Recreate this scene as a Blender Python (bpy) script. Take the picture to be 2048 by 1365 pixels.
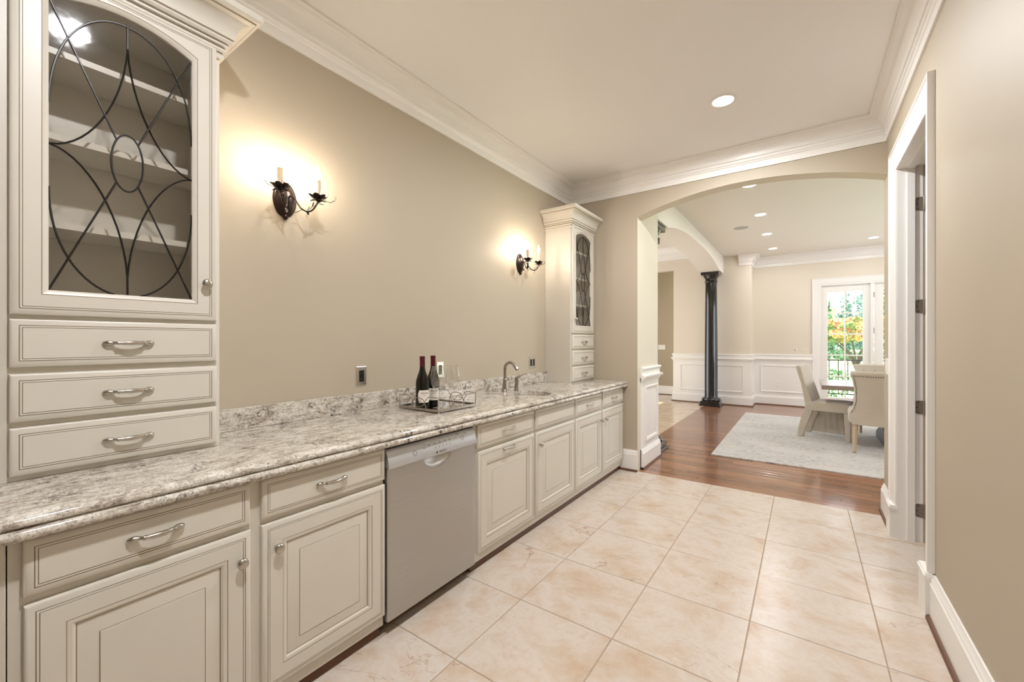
import bpy, bmesh, math, random
from mathutils import Vector, Matrix
random.seed(7)
PI = math.pi
for o in list(bpy.data.objects): bpy.data.objects.remove(o)
SC = bpy.context.scene
COL = SC.collection

# ------------------------------------------------------------------ camera
CAM_H = 1.335
cd = bpy.data.cameras.new('camera'); cam = bpy.data.objects.new('camera', cd); COL.objects.link(cam)
cd.sensor_width = 36.0; cd.lens = 832.0 / 2048 * 36.0; cd.clip_start = .02; cd.clip_end = 400
cam.location = (0, 0, CAM_H); cam.rotation_euler = (PI/2, 0, .6136)
SC.camera = cam

# ------------------------------------------------------------------ world, sun, daylight, exposure
SC.view_settings.view_transform = 'Standard'
SC.view_settings.look = 'None'
SC.view_settings.gamma = 1.0
SC.view_settings.use_curve_mapping = False
SC.view_settings.exposure = 0.78

W = bpy.data.worlds.new('sky'); SC.world = W; W.use_nodes = True
bg = W.node_tree.nodes['Background']
bg.inputs[0].default_value = (.90, .94, 1.0, 1); bg.inputs[1].default_value = 2.6

def light(name, kind, loc, rot, energy, color, **kw):
    l = bpy.data.lights.new(name, kind); l.energy = energy; l.color = color
    for k, v in kw.items(): setattr(l, k, v)
    o = bpy.data.objects.new(name, l); COL.objects.link(o); o.location = loc; o.rotation_euler = rot
    return o
sun = light('sun_offscreen', 'SUN', (0, -5, 20), (0, math.radians(-40), math.radians(15)), 5.5, (1, .95, .86), angle=.02)
# rooms: daylight comes only from this sky through the glazed and open walls, the rest from the place's own lamps
DOWN = 27          # watts of one recessed ceiling lamp
WARM = (.95, .965, 1.0)
BULB = 165         # radiance of a candle bulb

# ------------------------------------------------------------------ main dimensions (metres)
XL, XR, YA, YB = -2.17, .51, 4.215, -2.7      # left wall, right wall, arch wall, wall behind
ZC, ZD, ZH = 3.048, 3.10, 3.42                # ceilings: pantry, dining, hall
TA = .15                                      # arch wall thickness

# ------------------------------------------------------------------ materials
def lin(r, g, b):
    f = lambda c: (c/255/12.92) if c/255 <= .04045 else ((c/255 + .055)/1.055)**2.4
    return (f(r), f(g), f(b), 1)
MATS = {}
def mat(name, color, rough=.5, metal=0, **kw):
    m = bpy.data.materials.new(name); m.use_nodes = True
    b = m.node_tree.nodes['Principled BSDF']
    b.inputs['Base Color'].default_value = color if len(color) == 4 else (*color, 1)
    b.inputs['Roughness'].default_value = rough; b.inputs['Metallic'].default_value = metal
    for k, v in kw.items(): b.inputs[k.replace('_', ' ')].default_value = v
    MATS[name] = m
    return m
class N:                                      # tiny node-graph helper
    def __init__(s, m): s.t = m.node_tree; s.b = s.t.nodes.get('Principled BSDF')
    def n(s, typ, ins=None, **props):
        x = s.t.nodes.new(typ)
        for k, v in props.items(): setattr(x, k, v)
        for k, v in (ins or {}).items():
            if isinstance(v, bpy.types.NodeSocket): s.t.links.new(v, x.inputs[k])
            else: x.inputs[k].default_value = v
        return x
    def link(s, a, b): s.t.links.new(a, b)
    def ramp(s, fac, stops, interp='LINEAR'):
        x = s.t.nodes.new('ShaderNodeValToRGB'); s.link(fac, x.inputs[0]); cr = x.color_ramp; cr.interpolation = interp
        while len(cr.elements) < len(stops): cr.elements.new(.5)
        for e, (p, c) in zip(cr.elements, stops): e.position = p; e.color = c if len(c) == 4 else (*c, 1)
        return x.outputs[0]
    def mix(s, fac, a, b, mode='MIX'):
        x = s.t.nodes.new('ShaderNodeMix'); x.data_type = 'RGBA'; x.blend_type = mode
        for i, v in ((0, fac), (6, a), (7, b)):
            if isinstance(v, bpy.types.NodeSocket): s.link(v, x.inputs[i])
            else: x.inputs[i].default_value = v
        return x.outputs[2]
    def noise(s, vec, scale, detail=4, rough=.55, dist=0):
        x = s.n('ShaderNodeTexNoise', {'Scale': scale, 'Detail': detail, 'Roughness': rough, 'Distortion': dist}); s.link(vec, x.inputs['Vector'])
        return x.outputs[0]
    def mapping(s, vec, scale=(1, 1, 1), loc=None):
        x = s.n('ShaderNodeMapping', {'Scale': scale}); s.link(vec, x.inputs[0])
        if loc is not None: s.link(loc, x.inputs[1])
        return x.outputs[0]
    def pos(s): return s.n('ShaderNodeNewGeometry').outputs['Position']
    def obj(s): return s.n('ShaderNodeTexCoord').outputs['Object']
    def rnd(s): return s.n('ShaderNodeObjectInfo').outputs['Random']
    def math(s, op, a, b=0.0):
        x = s.n('ShaderNodeMath', operation=op)
        for i, v in ((0, a), (1, b)):
            if isinstance(v, bpy.types.NodeSocket): s.link(v, x.inputs[i])
            else: x.inputs[i].default_value = v
        return x.outputs[0]
    def bump(s, h, strength=.1, dist=.01):
        x = s.n('ShaderNodeBump', {'Strength': strength, 'Distance': dist}); s.link(h, x.inputs['Height']); s.link(x.outputs[0], s.b.inputs['Normal'])
    def color(s, c): s.link(c, s.b.inputs['Base Color'])

def paint(name, c1, c2, rough, bump=.05, scale=2.0):
    m = mat(name, c1, rough); g = N(m); p = g.pos()
    g.color(g.mix(g.noise(p, scale, 3), c1, c2)); g.bump(g.noise(p, 220, 2), bump, .002)
    return m
paint('wall_taupe', lin(186, 174, 154), lin(181, 168, 147), .55)
paint('wall_cream', lin(226, 216, 199), lin(222, 211, 193), .55)
paint('wall_hall', lin(178, 163, 140), lin(172, 157, 134), .55)
paint('ceiling_paint', lin(242, 240, 237), lin(240, 238, 234), .6, .03)
paint('ceiling_white', lin(232, 226, 216), lin(229, 223, 212), .6, .03)
paint('trim_white', lin(241, 238, 233), lin(239, 235, 229), .32, .01)
paint('cabinet_paint', lin(214, 208, 196), lin(209, 202, 189), .36, .015, 5)
mat('glaze', lin(142, 124, 100), .5)
mat('cabinet_inside', lin(168, 160, 146), .5)
mat('grout', lin(170, 148, 126), .8)
mat('steel_dark', lin(20, 20, 20), .4)
mat('black_plastic', lin(18, 17, 17), .3)
mat('white_plastic', lin(238, 234, 228), .35)
mat('cream_plastic', lin(226, 216, 200), .4)
mat('nickel', lin(190, 184, 174), .24, 1)
mat('chrome', lin(226, 222, 216), .26, 1)
mat('nickel_warm', lin(172, 165, 156), .25, 1)
mat('hinge_metal', lin(140, 130, 118), .42, .5)
mat('bronze', lin(52, 40, 36), .32, .7)
mat('lead_came', lin(34, 30, 28), .35, .4)
mat('column_black', lin(14, 14, 18), .14, 0, Coat_Weight=.6)
mat('foil', lin(88, 22, 32), .28, .3)
mat('label_paper', lin(238, 230, 220), .6)
mat('ink', lin(70, 66, 64), .5)
mat('logo_black', lin(18, 18, 20), .5)
mat('button_grey', lin(96, 96, 98), .4)
mat('panel_silver', lin(200, 200, 201), .35, .55)
mat('bottle_glass', lin(16, 13, 6), .05, 0, Specular_IOR_Level=.5)
mat('wood_shoe', lin(104, 68, 46), .45)
mat('door_paint', lin(232, 226, 216), .35)
mat('table_wood', lin(150, 136, 124), .22, 0, Coat_Weight=.5)
mat('table_grey', lin(96, 100, 104), .45)
mat('leg_wood', lin(190, 165, 138), .45)
mat('nailhead', lin(60, 52, 46), .3, .8)
mat('rail_black', lin(24, 26, 28), .4)
mat('speaker_grille', lin(176, 172, 166), .7)
mat('candle', lin(226, 206, 172), .5, 0, Subsurface_Weight=.0)
mat('bark', lin(96, 80, 70), .9)
mat('deck', lin(205, 202, 196), .8)

def emit(name, color, strength):
    m = bpy.data.materials.new(name); m.use_nodes = True; t = m.node_tree
    t.nodes.remove(t.nodes['Principled BSDF'])
    e = t.nodes.new('ShaderNodeEmission'); e.inputs[0].default_value = (*color, 1); e.inputs[1].default_value = strength
    t.links.new(e.outputs[0], t.nodes['Material Output'].inputs[0]); MATS[name] = m
emit('bulb_glow', (1, .86, .70), BULB)
emit('lamp_lens', (1, .95, .88), 7)

def glass(name, tint, refl_rough=.02, ior=1.45, extra=0.0, bump=0):
    m = bpy.data.materials.new(name); m.use_nodes = True; t = m.node_tree
    t.nodes.remove(t.nodes['Principled BSDF'])
    g = N(m)
    tr = g.n('ShaderNodeBsdfTransparent', {0: (*tint, 1)})
    gl = g.n('ShaderNodeBsdfGlossy', {'Color': (1, 1, 1, 1), 'Roughness': refl_rough})
    lw = g.n('ShaderNodeLayerWeight', {'Blend': .5})
    fr = g.math('MULTIPLY_ADD' if False else 'MULTIPLY', g.math('POWER', lw.outputs['Facing'], 4.0), .75)
    f0 = ((ior-1)/(ior+1))**2
    if bump:
        b = g.n('ShaderNodeBump', {'Strength': bump, 'Distance': .01}); g.link(g.noise(g.pos(), 9, 3, .6), b.inputs['Height'])
        g.link(b.outputs[0], gl.inputs['Normal'])
    mx = g.n('ShaderNodeMixShader', {0: g.math('ADD', fr, extra + f0), 1: tr.outputs[0], 2: gl.outputs[0]})
    g.link(mx.outputs[0], t.nodes['Material Output'].inputs[0]); MATS[name] = m
glass('window_glass', (.97, .985, .98))
glass('cabinet_glass', (.93, .925, .915), .05, 1.45, .0, .05)
glass('clear_glass', (.975, .978, .975), .02, 1.5, .03)
glass('crystal', (.9, .9, .9), .02, 1.7, .15)
glass('lantern_glass', (.8, .8, .85), .1, 1.5, .2)

# brushed steel
m = mat('steel', lin(176, 175, 173), .33, 1); g = N(m)
br = g.noise(g.mapping(g.obj(), (3, 3, 420)), 1, 3)
g.color(g.ramp(br, [(.3, lin(182, 181, 178)), (.7, lin(190, 189, 186))]))
m = mat('tray_mirror', lin(205, 200, 192), .06, 1)
# granite
m = mat('granite', (1, 1, 1), .09); g = N(m); p = g.pos()
streak = g.noise(g.mapping(p, (42, 14, 42)), 1, 10, .80, .5)
base = g.ramp(streak, [(.38, lin(230, 225, 214)), (.49, lin(208, 200, 187)), (.57, lin(168, 155, 141)), (.65, lin(110, 95, 85))])
fine = g.noise(p, 150, 3, .7); base = g.mix(g.math('MULTIPLY', g.ramp(fine, [(.50, (0, 0, 0)), (.62, (1, 1, 1))]), .55), base, lin(120, 110, 100))
wh = g.ramp(g.noise(p, 46, 5, .75), [(.54, (0, 0, 0)), (.64, (1, 1, 1))])
c1 = g.mix(g.math('MULTIPLY', wh, .65), base, lin(232, 228, 217))
big = g.ramp(g.noise(p, 8.0, 5, .65, .6), [(.52, (0, 0, 0)), (.62, (1, 1, 1))])
sd2 = g.ramp(g.noise(p, 62, 5, .78), [(.49, (0, 0, 0)), (.55, (1, 1, 1))])
c2 = g.mix(g.math('MULTIPLY', big, g.math('MULTIPLY', sd2, .9)), c1, lin(44, 35, 32))
dot = g.ramp(g.noise(p, 95, 3, .7), [(.63, (0, 0, 0)), (.67, (1, 1, 1))])
g.color(g.mix(g.math('MULTIPLY', dot, .8), c2, lin(58, 50, 48)))
# floor tile (beige stone-look porcelain), varied per tile
m = mat('floor_tile', (1, 1, 1), .24); g = N(m)
off = g.n('ShaderNodeCombineXYZ', {0: g.math('MULTIPLY', g.rnd(), 37.0), 1: g.math('MULTIPLY', g.rnd(), 91.0), 2: g.math('MULTIPLY', g.rnd(), 13.0)}).outputs[0]
q = g.mapping(g.pos(), (1, 1, 1), off)
cl = g.noise(q, 3.6, 9, .68, .3)
tc = g.ramp(cl, [(.30, lin(190, 164, 139)), (.43, lin(201, 184, 166)), (.54, lin(208, 197, 185)), (.68, lin(196, 176, 155))])
fine = g.noise(q, 38, 5, .7); tc = g.mix(g.math('MULTIPLY', g.ramp(fine, [(.5, (0, 0, 0)), (.75, (1, 1, 1))]), .35), tc, lin(196, 158, 124))
vd = g.noise(g.mapping(q, (1.0, 1.7, 1)), 1.35, 6, .6, .5)
vein = g.ramp(g.math('ABSOLUTE', g.math('SUBTRACT', vd, .5)), [(0, (1, 1, 1)), (.008, (0, 0, 0))])
vm = g.ramp(g.noise(q, 1.1, 2), [(.48, (0, 0, 0)), (.6, (1, 1, 1))])
g.color(g.mix(g.math('MULTIPLY', g.math('MULTIPLY', vein, vm), .75), tc, lin(158, 122, 98)))
g.bump(g.noise(q, 60, 4), .04, .003)
# hall travertine
m = mat('hall_stone', (1, 1, 1), .14); g = N(m)
off = g.n('ShaderNodeCombineXYZ', {0: g.math('MULTIPLY', g.rnd(), 31.0), 1: g.math('MULTIPLY', g.rnd(), 71.0)}).outputs[0]
q = g.mapping(g.pos(), (2, 7, 1), off)
hs = g.noise(q, 1.3, 7, .7, .8)
g.color(g.ramp(hs, [(.3, lin(150, 126, 104)), (.45, lin(196, 172, 146)), (.6, lin(214, 194, 170)), (.75, lin(188, 160, 132))]))
# oak planks
m = mat('plank_wood', (1, 1, 1), .17, 0, Coat_Weight=.15); g = N(m)
off = g.n('ShaderNodeCombineXYZ', {0: g.math('MULTIPLY', g.rnd(), 57.0), 1: g.math('MULTIPLY', g.rnd(), 23.0)}).outputs[0]
q = g.mapping(g.pos(), (2.2, 38, 1), off)
gr = g.noise(q, 1.0, 7, .7, 1.2)
wc = g.ramp(gr, [(.28, lin(84, 56, 42)), (.44, lin(136, 94, 70)), (.58, lin(160, 116, 88)), (.75, lin(126, 86, 64))])
tone = g.ramp(g.rnd(), [(0, (.72, .70, .68)), (1, (1.15, 1.13, 1.10))])
g.color(g.mix(1.0, wc, tone, 'MULTIPLY')); g.bump(gr, .03, .002)
# rug
m = mat('rug', (1, 1, 1), .95, 0, Sheen_Weight=.3); g = N(m); p = g.pos()
a = g.noise(g.mapping(p, (16, 30, 1)), 1.2, 7, .8, .2); b_ = g.noise(g.mapping(p, (1.6, 2.6, 1)), 1.0, 5, .6)
rc = g.ramp(a, [(.30, lin(70, 66, 70)), (.41, lin(122, 118, 119)), (.48, lin(186, 180, 172)), (.62, lin(202, 196, 188)), (.74, lin(128, 122, 118))])
g.color(g.mix(g.ramp(b_, [(.44, (0, 0, 0)), (.60, (.8, .8, .8))]), rc, lin(198, 192, 185))); g.bump(g.noise(p, 160, 3), .5, .006)
# fabrics
def fabric(name, c1, c2, sc=500):
    m = mat(name, c1, .9, 0, Sheen_Weight=.25); g = N(m); p = g.obj()
    g.color(g.mix(g.noise(p, 14, 4), c1, c2)); g.bump(g.noise(p, sc, 2), .25, .003)
fabric('linen_beige', lin(204, 192, 176), lin(197, 184, 167))
fabric('linen_slip', lin(200, 190, 174), lin(184, 172, 154))
# garden
def foliage(name, stops, sc):
    m = mat(name, (1, 1, 1), .7); g = N(m); g.color(g.ramp(g.noise(g.pos(), sc, 4, .6), stops))
foliage('leaf_maple', [(.34, lin(112, 138, 84)), (.46, lin(142, 150, 88)), (.54, lin(216, 168, 112)), (.66, lin(218, 138, 118))], .9)
foliage('leaf_green', [(.3, lin(64, 104, 78)), (.6, lin(120, 156, 118))], .7)
foliage('leaf_blue', [(.3, lin(84, 116, 110)), (.6, lin(128, 158, 148))], .6)
foliage('leaf_yellow', [(.3, lin(214, 170, 96)), (.6, lin(236, 206, 150))], .6)
foliage('leaf_shrub', [(.3, lin(40, 78, 44)), (.6, lin(98, 144, 88))], 3)
foliage('lawn', [(.35, lin(140, 180, 112)), (.6, lin(178, 206, 142))], .3)

# ------------------------------------------------------------------ mesh helpers
def wloc(o):
    v = Vector((0, 0, 0))
    while o: v += o.location; o = o.parent
    return v
def tag(o, label=None, cat=None, group=None, kind=None):
    for k, v in (('label', label), ('category', cat), ('group', group), ('kind', kind)):
        if v: o[k] = v
    return o
def thing(name, label, cat, loc=(0, 0, 0), rz=0, group=None):
    o = bpy.data.objects.new(name, None); COL.objects.link(o); o.location = loc; o.rotation_euler = (0, 0, rz)
    o.empty_display_size = .05
    return tag(o, label, cat, group)
def inst(mesh, name, parent, loc, rot=(0, 0, 0)):
    o = bpy.data.objects.new(name, mesh); COL.objects.link(o)
    if parent: o.parent = parent
    o.location = Vector(loc) - (wloc(parent) if parent else Vector((0, 0, 0))); o.rotation_euler = rot
    return o
def copy_tree(o, parent=None):
    c = o.copy(); COL.objects.link(c); c.parent = parent
    for ch in o.children: copy_tree(ch, c)
    return c
class MB:
    def __init__(s): s.v = []; s.f = []; s.m = []
    def add(s, verts, faces, mi=0):
        b = len(s.v); s.v += [tuple(v) for v in verts]
        for f in faces: s.f.append(tuple(b + i for i in f)); s.m.append(mi)
        return s
    def box(s, x0, x1, y0, y1, z0, z1, mi=0):
        v = [(x, y, z) for z in (z0, z1) for y in (y0, y1) for x in (x0, x1)]
        return s.add(v, [(0, 2, 3, 1), (4, 5, 7, 6), (0, 1, 5, 4), (2, 6, 7, 3), (0, 4, 6, 2), (1, 3, 7, 5)], mi)
    def obox(s, c, size, rz=0, mi=0, rx=0, ry=0):
        R = Matrix.Rotation(rz, 3, 'Z') @ Matrix.Rotation(ry, 3, 'Y') @ Matrix.Rotation(rx, 3, 'X'); c = Vector(c)
        b = MB().box(-size[0]/2, size[0]/2, -size[1]/2, size[1]/2, -size[2]/2, size[2]/2)
        return s.add([c + R @ Vector(v) for v in b.v], b.f, mi)
    def loops(s, loops, mi=0, closed=True, cap0=False, cap1=False, mis=None):
        n = len(loops[0]); b = len(s.v)
        for l in loops: s.v += [tuple(p) for p in l]
        for k in range(len(loops) - 1):
            for i in range(n if closed else n - 1):
                j = (i + 1) % n
                s.f.append((b + k*n + i, b + k*n + j, b + (k+1)*n + j, b + (k+1)*n + i)); s.m.append(mis[k] if mis else mi)
        if cap0: s.f.append(tuple(b + i for i in reversed(range(n)))); s.m.append(mis[0] if mis else mi)
        if cap1: s.f.append(tuple(b + (len(loops)-1)*n + i for i in range(n))); s.m.append(mis[-1] if mis else mi)
        return s
    def lathe(s, prof, c=(0, 0, 0), seg=24, mi=0, axis='Z', sy=1.0, cap=True):
        L = []
        for r, h in prof:
            ring = []
            for k in range(seg):
                a = 2*PI*k/seg; x, y = r*math.cos(a), r*math.sin(a)*sy
                p = (x, y, h) if axis == 'Z' else (h, x, y) if axis == 'X' else (x, h, y)
                ring.append((c[0] + p[0], c[1] + p[1], c[2] + p[2]))
            L.append(ring)
        return s.loops(L, mi, True, cap, cap)
    def tube(s, pts, r, seg=8, mi=0, closed=False, cap=True, flat=1.0):
        pts = [Vector(p) for p in pts]; n = len(pts); L = []
        rr = r if isinstance(r, (list, tuple)) else [r]*n
        up = None
        for i, p in enumerate(pts):
            if closed: t = pts[(i+1) % n] - pts[i-1]
            else: t = pts[min(i+1, n-1)] - pts[max(i-1, 0)]
            t.normalize()
            if up is None:
                up = Vector((0, 0, 1)) if abs(t.z) < .9 else Vector((1, 0, 0))
            a = t.cross(up)
            if a.length < 1e-6: a = t.orthogonal()
            a.normalize(); b = a.cross(t).normalized(); up = b
            L.append([p + a*(rr[i]*math.cos(2*PI*k/seg)) + b*(rr[i]*flat*math.sin(2*PI*k/seg)) for k in range(seg)])
        if closed: L.append(L[0])
        return s.loops(L, mi, True, cap and not closed, cap and not closed)
    def sweep(s, path, prof, side=-1, mi=0, closed=False, pm=None):      # closed profile (out, z) run along a plan path with mitres
        P = [Vector(p) for p in path]; n = len(P); L = []
        for i, p in enumerate(P):
            ds = []
            if closed or i > 0: ds.append((P[i] - P[i-1]).normalized())
            if closed or i < n-1: ds.append((P[(i+1) % n] - P[i]).normalized())
            ns = [Vector((-d.y, d.x))*side for d in ds]
            m = ns[0] if len(ns) == 1 else (ns[0] + ns[1])/(1 + ns[0].dot(ns[1]))
            L.append([(p.x + m.x*o, p.y + m.y*o, z) for o, z in prof])
        if closed: L.append(L[0])
        f0 = len(s.f); s.loops(L, mi, True, not closed, not closed)
        if pm:
            for k in range(len(L)-1):
                for i in range(len(prof)): s.m[f0 + k*len(prof) + i] = pm[i]
        return s
    def panel(s, F, W_, H_, rings, mi=0):                        # rectangular rings (inset, depth, material)
        O, ea, eb, en = [Vector(x) for x in F]
        L = [[O + ea*a + eb*b + en*d for a, b in ((i, i), (W_-i, i), (W_-i, H_-i), (i, H_-i))] for i, d, *_ in rings]
        return s.loops(L, mi, True, True, True, [r[2] if len(r) > 2 else 0 for r in rings[1:]])
    def build(s, name, mats, parent=None, smooth=35, local=False, bevel=0, recalc=True, **tags):
        if not isinstance(mats, (list, tuple)): mats = [mats]
        me = bpy.data.meshes.new(name)
        off = Vector((0, 0, 0)) if (local or not parent) else wloc(parent)
        me.from_pydata([(v[0]-off.x, v[1]-off.y, v[2]-off.z) for v in s.v], [], s.f)
        for m_ in mats: me.materials.append(MATS[m_] if isinstance(m_, str) else m_)
        me.polygons.foreach_set('material_index', s.m)
        if recalc:
            bm = bmesh.new(); bm.from_mesh(me); bmesh.ops.recalc_face_normals(bm, faces=bm.faces); bm.to_mesh(me); bm.free()
        if smooth:
            me.polygons.foreach_set('use_smooth', [True]*len(me.polygons)); me.set_sharp_from_angle(angle=math.radians(smooth))
        me.update()
        o = bpy.data.objects.new(name, me); COL.objects.link(o)
        if parent: o.parent = parent
        if bevel:
            b = o.modifiers.new('bevel', 'BEVEL'); b.width = bevel; b.segments = 2; b.limit_method = 'ANGLE'; b.angle_limit = math.radians(40)
        return tag(o, tags.get('label'), tags.get('cat'), tags.get('group'), tags.get('kind'))
def struct(mb, name, mats, parent=None, **k):
    if not parent: k.setdefault('kind', 'structure')
    return mb.build(name, mats, parent, **k)
def text_geo(txt, size):
    c = bpy.data.curves.new('lettering', 'FONT'); c.body = txt; c.size = size; c.align_x = 'CENTER'; c.align_y = 'CENTER'; c.resolution_u = 3
    o = bpy.data.objects.new('lettering', c); COL.objects.link(o)
    dg = bpy.context.evaluated_depsgraph_get(); me = bpy.data.meshes.new_from_object(o.evaluated_get(dg))
    v = [tuple(x.co) for x in me.vertices]; f = [tuple(p.vertices) for p in me.polygons]
    bpy.data.objects.remove(o); bpy.data.curves.remove(c); bpy.data.meshes.remove(me)
    return v, f
def arc(cx, cy, r, a0, a1, n): return [(cx + r*math.cos(a0 + (a1-a0)*k/n), cy + r*math.sin(a0 + (a1-a0)*k/n)) for k in range(n+1)]

# ================================================================== STRUCTURE
# ---- pantry floor: grout bed with single tiles
TS, TX0, TY0 = .4924, -1.200, 1.781
fl = struct(MB().box(XL, .66, YB, 4.228, -.05, -.002), 'floor', 'grout')
gap = .0022
def tile_mesh(w, d, name='tile', m='floor_tile'):
    b = .0012
    L = [[(-w/2+i, -d/2+i, z), (w/2-i, -d/2+i, z), (w/2-i, d/2-i, z), (-w/2+i, d/2-i, z)] for i, z in ((0, -.012), (0, -.0015), (b, 0))]
    mb = MB().loops(L, 0, True, False, True); me = bpy.data.meshes.new(name); me.from_pydata(mb.v, [], mb.f); me.materials.append(MATS[m]); return me
cache = {}
def lay(x0, x1, y0, y1, parent, name, m, z=0):
    k = (round(x1-x0, 4), round(y1-y0, 4), m)
    if k not in cache: cache[k] = tile_mesh(x1-x0, y1-y0, name, m)
    return inst(cache[k], name, parent, ((x0+x1)/2, (y0+y1)/2, z))
xs = [-1.60] + [TX0 + k*TS for k in range(0, 4)] + [.655]
ys = [YB] + [TY0 + k*TS for k in range(-9, 5)] + [4.228]
for i in range(len(xs)-1):
    for j in range(len(ys)-1):
        if ys[j+1] - ys[j] > .05: lay(xs[i]+gap, xs[i+1]-gap, ys[j]+gap, ys[j+1]-gap, fl, 'tile', 'floor_tile')
# ---- dining floor: oak strips laid across
df = struct(MB().box(-1.70, 3.5, 4.228, 10.4, -.05, -.004), 'floor_dining', 'steel_dark')
PW = .0855; y = 4.230; row = 0
while y < 10.26:
    x = -1.698; first = True
    cuts = [random.uniform(.5, 1.45)]
    while cuts[-1] < 5.2: cuts.append(cuts[-1] + random.uniform(1.35, 1.7))
    x0 = -1.698
    for c in cuts:
        x1 = min(-1.698 + c, 3.45)
        if x1 - x0 > .05:
            lay(x0+.0006, x1-.0006, y+.0005, y+PW-.0005, df, 'plank', 'plank_wood')
        x0 = x1
        if x1 >= 3.45: break
    y += PW
# ---- hall stone floor
hf = struct(MB().box(-4.6, -1.70, 4.365, 11.2, -.05, -.003), 'floor_hall', 'grout')
for i in range(6):
    for j in range(14):
        x1 = -1.702 - i*.49; y0 = 4.37 + j*.49
        lay(max(x1-.487, -4.58), x1, y0, min(y0+.487, 11.19), hf, 'tile', 'hall_stone')
# ---- ceilings
struct(MB().box(XL-.15, .66, YB-.15, YA+.05, ZC, ZC+.12), 'ceiling', 'ceiling_paint')
struct(MB().box(-1.62, 3.6, YA+.05, 10.5, ZD, ZD+.12), 'ceiling_dining', 'ceiling_white')
struct(MB().box(-4.7, -1.62, YA+.1, 11.3, ZH, ZH+.12), 'ceiling_hall', 'ceiling_white')
# ---- pantry walls
struct(MB().box(XL-.15, XL, YB-.15, YA, 0, ZC), 'wall_left', 'wall_taupe')
struct(MB().box(XL, .66, YB-.15, YB, 0, ZC), 'wall_rear', 'wall_taupe')
D0, D1, DZ = 2.935, 3.812, 2.50                                   # doorway in the right wall
wr = MB()
wr.box(XR, .66, YB, D0, 0, ZC); wr.box(XR, .66, D1, YA, 0, ZC); wr.box(XR, .66, D0, D1, DZ, ZC)
struct(wr, 'wall_right', 'wall_taupe')
# ---- arch wall: straight sides, segmental arch over the passage (taupe towards the pantry, cream behind)
AX0, AX1, ASP, AAP = -1.40, .51, 2.602, 2.757
ac = (AX0+AX1)/2; hw = (AX1-AX0)/2; rise = AAP-ASP; AR = (hw*hw + rise*rise)/(2*rise); az = AAP-AR
NA = 32
apts = [(AX0 + (AX1-AX0)*k/NA) for k in range(NA+1)]
apts = [(x, az + math.sqrt(max(AR*AR - (x-ac)**2, 0))) for x in apts]
def wall_face(mb, y, mi):
    for (xa, za), (xb, zb) in zip(apts[:-1], apts[1:]): mb.add([(xa, y, za), (xb, y, zb), (xb, y, 3.45), (xa, y, 3.45)], [(0, 1, 2, 3)], mi)
aw = MB()
wall_face(aw, YA, 0); wall_face(aw, YA+TA, 1)
for (xa, za), (xb, zb) in zip(apts[:-1], apts[1:]): aw.add([(xa, YA, za), (xb, YA, zb), (xb, YA+TA, zb), (xa, YA+TA, za)], [(0, 1, 2, 3)], 1)
for xa, xb in ((-4.7, AX0), (AX1, 3.6)):
    aw.add([(xa, YA, 0), (xb, YA, 0), (xb, YA, 3.45), (xa, YA, 3.45)], [(0, 1, 2, 3)], 0)
    aw.add([(xa, YA+TA, 0), (xb, YA+TA, 0), (xb, YA+TA, 3.45), (xa, YA+TA, 3.45)], [(0, 1, 2, 3)], 1)
aw.add([(AX0, YA, 0), (AX0, YA+TA, 0), (AX0, YA+TA, ASP), (AX0, YA, ASP)], [(0, 1, 2, 3)], 1)
aw.add([(AX1, YA, 0), (AX1, YA+TA, 0), (AX1, YA+TA, ASP), (AX1, YA, ASP)], [(0, 1, 2, 3)], 0)
aw.add([(-4.7, YA, 3.45), (3.6, YA, 3.45), (3.6, YA+TA, 3.45), (-4.7, YA+TA, 3.45)], [(0, 1, 2, 3)], 1)
struct(aw, 'wall_arch', ['wall_taupe', 'wall_cream'], smooth=20, recalc=False)
# ---- dining and hall walls
SY1 = 4.93                                                        # stub wall behind the arch wall
struct(MB().box(-1.80, -1.40, YA+TA, SY1, 0, ZD+.35), 'wall_stub', 'wall_cream')
PX0, PX1, PY, BY = -2.41, -.90, 9.72, 10.25
struct(MB().box(PX0, PX1, PY, BY+.15, 0, ZH+.02), 'wall_pier', 'wall_cream')
FX0, FX1, FZ = .235, 2.68, 2.455                                   # opening for the French doors
wb = MB(); wb.box(PX1, FX0, BY, BY+.15, 0, ZD+.05); wb.box(FX1, 3.6, BY, BY+.15, 0, ZD+.05); wb.box(FX0, FX1, BY, BY+.15, FZ, ZD+.05)
struct(wb, 'wall_dining_far', 'wall_cream')
wd = MB(); wd.box(3.45, 3.6, YA+TA, 5.6, 0, ZD); wd.box(3.45, 3.6, 9.2, BY, 0, ZD); wd.box(3.45, 3.6, 5.6, 9.2, 0, .6); wd.box(3.45, 3.6, 5.6, 9.2, 2.6, ZD)
struct(wd, 'wall_dining_right', 'wall_cream')
struct(MB().box(-4.7, PX0+.02, 10.66, 10.8, 0, ZH), 'wall_hall_far', 'wall_hall')
struct(MB().box(-4.7, PX0, PY, PY+.14, 2.92, ZH), 'wall_hall_header', 'wall_cream')
wh_ = MB(); wh_.box(-4.7, -4.55, YA+TA, 5.6, 0, ZH); wh_.box(-4.7, -4.55, 8.8, 10.7, 0, ZH); wh_.box(-4.7, -4.55, 5.6, 8.8, 0, .4); wh_.box(-4.7, -4.55, 5.6, 8.8, 2.7, ZH)
struct(wh_, 'wall_hall_left', 'wall_hall')
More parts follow.
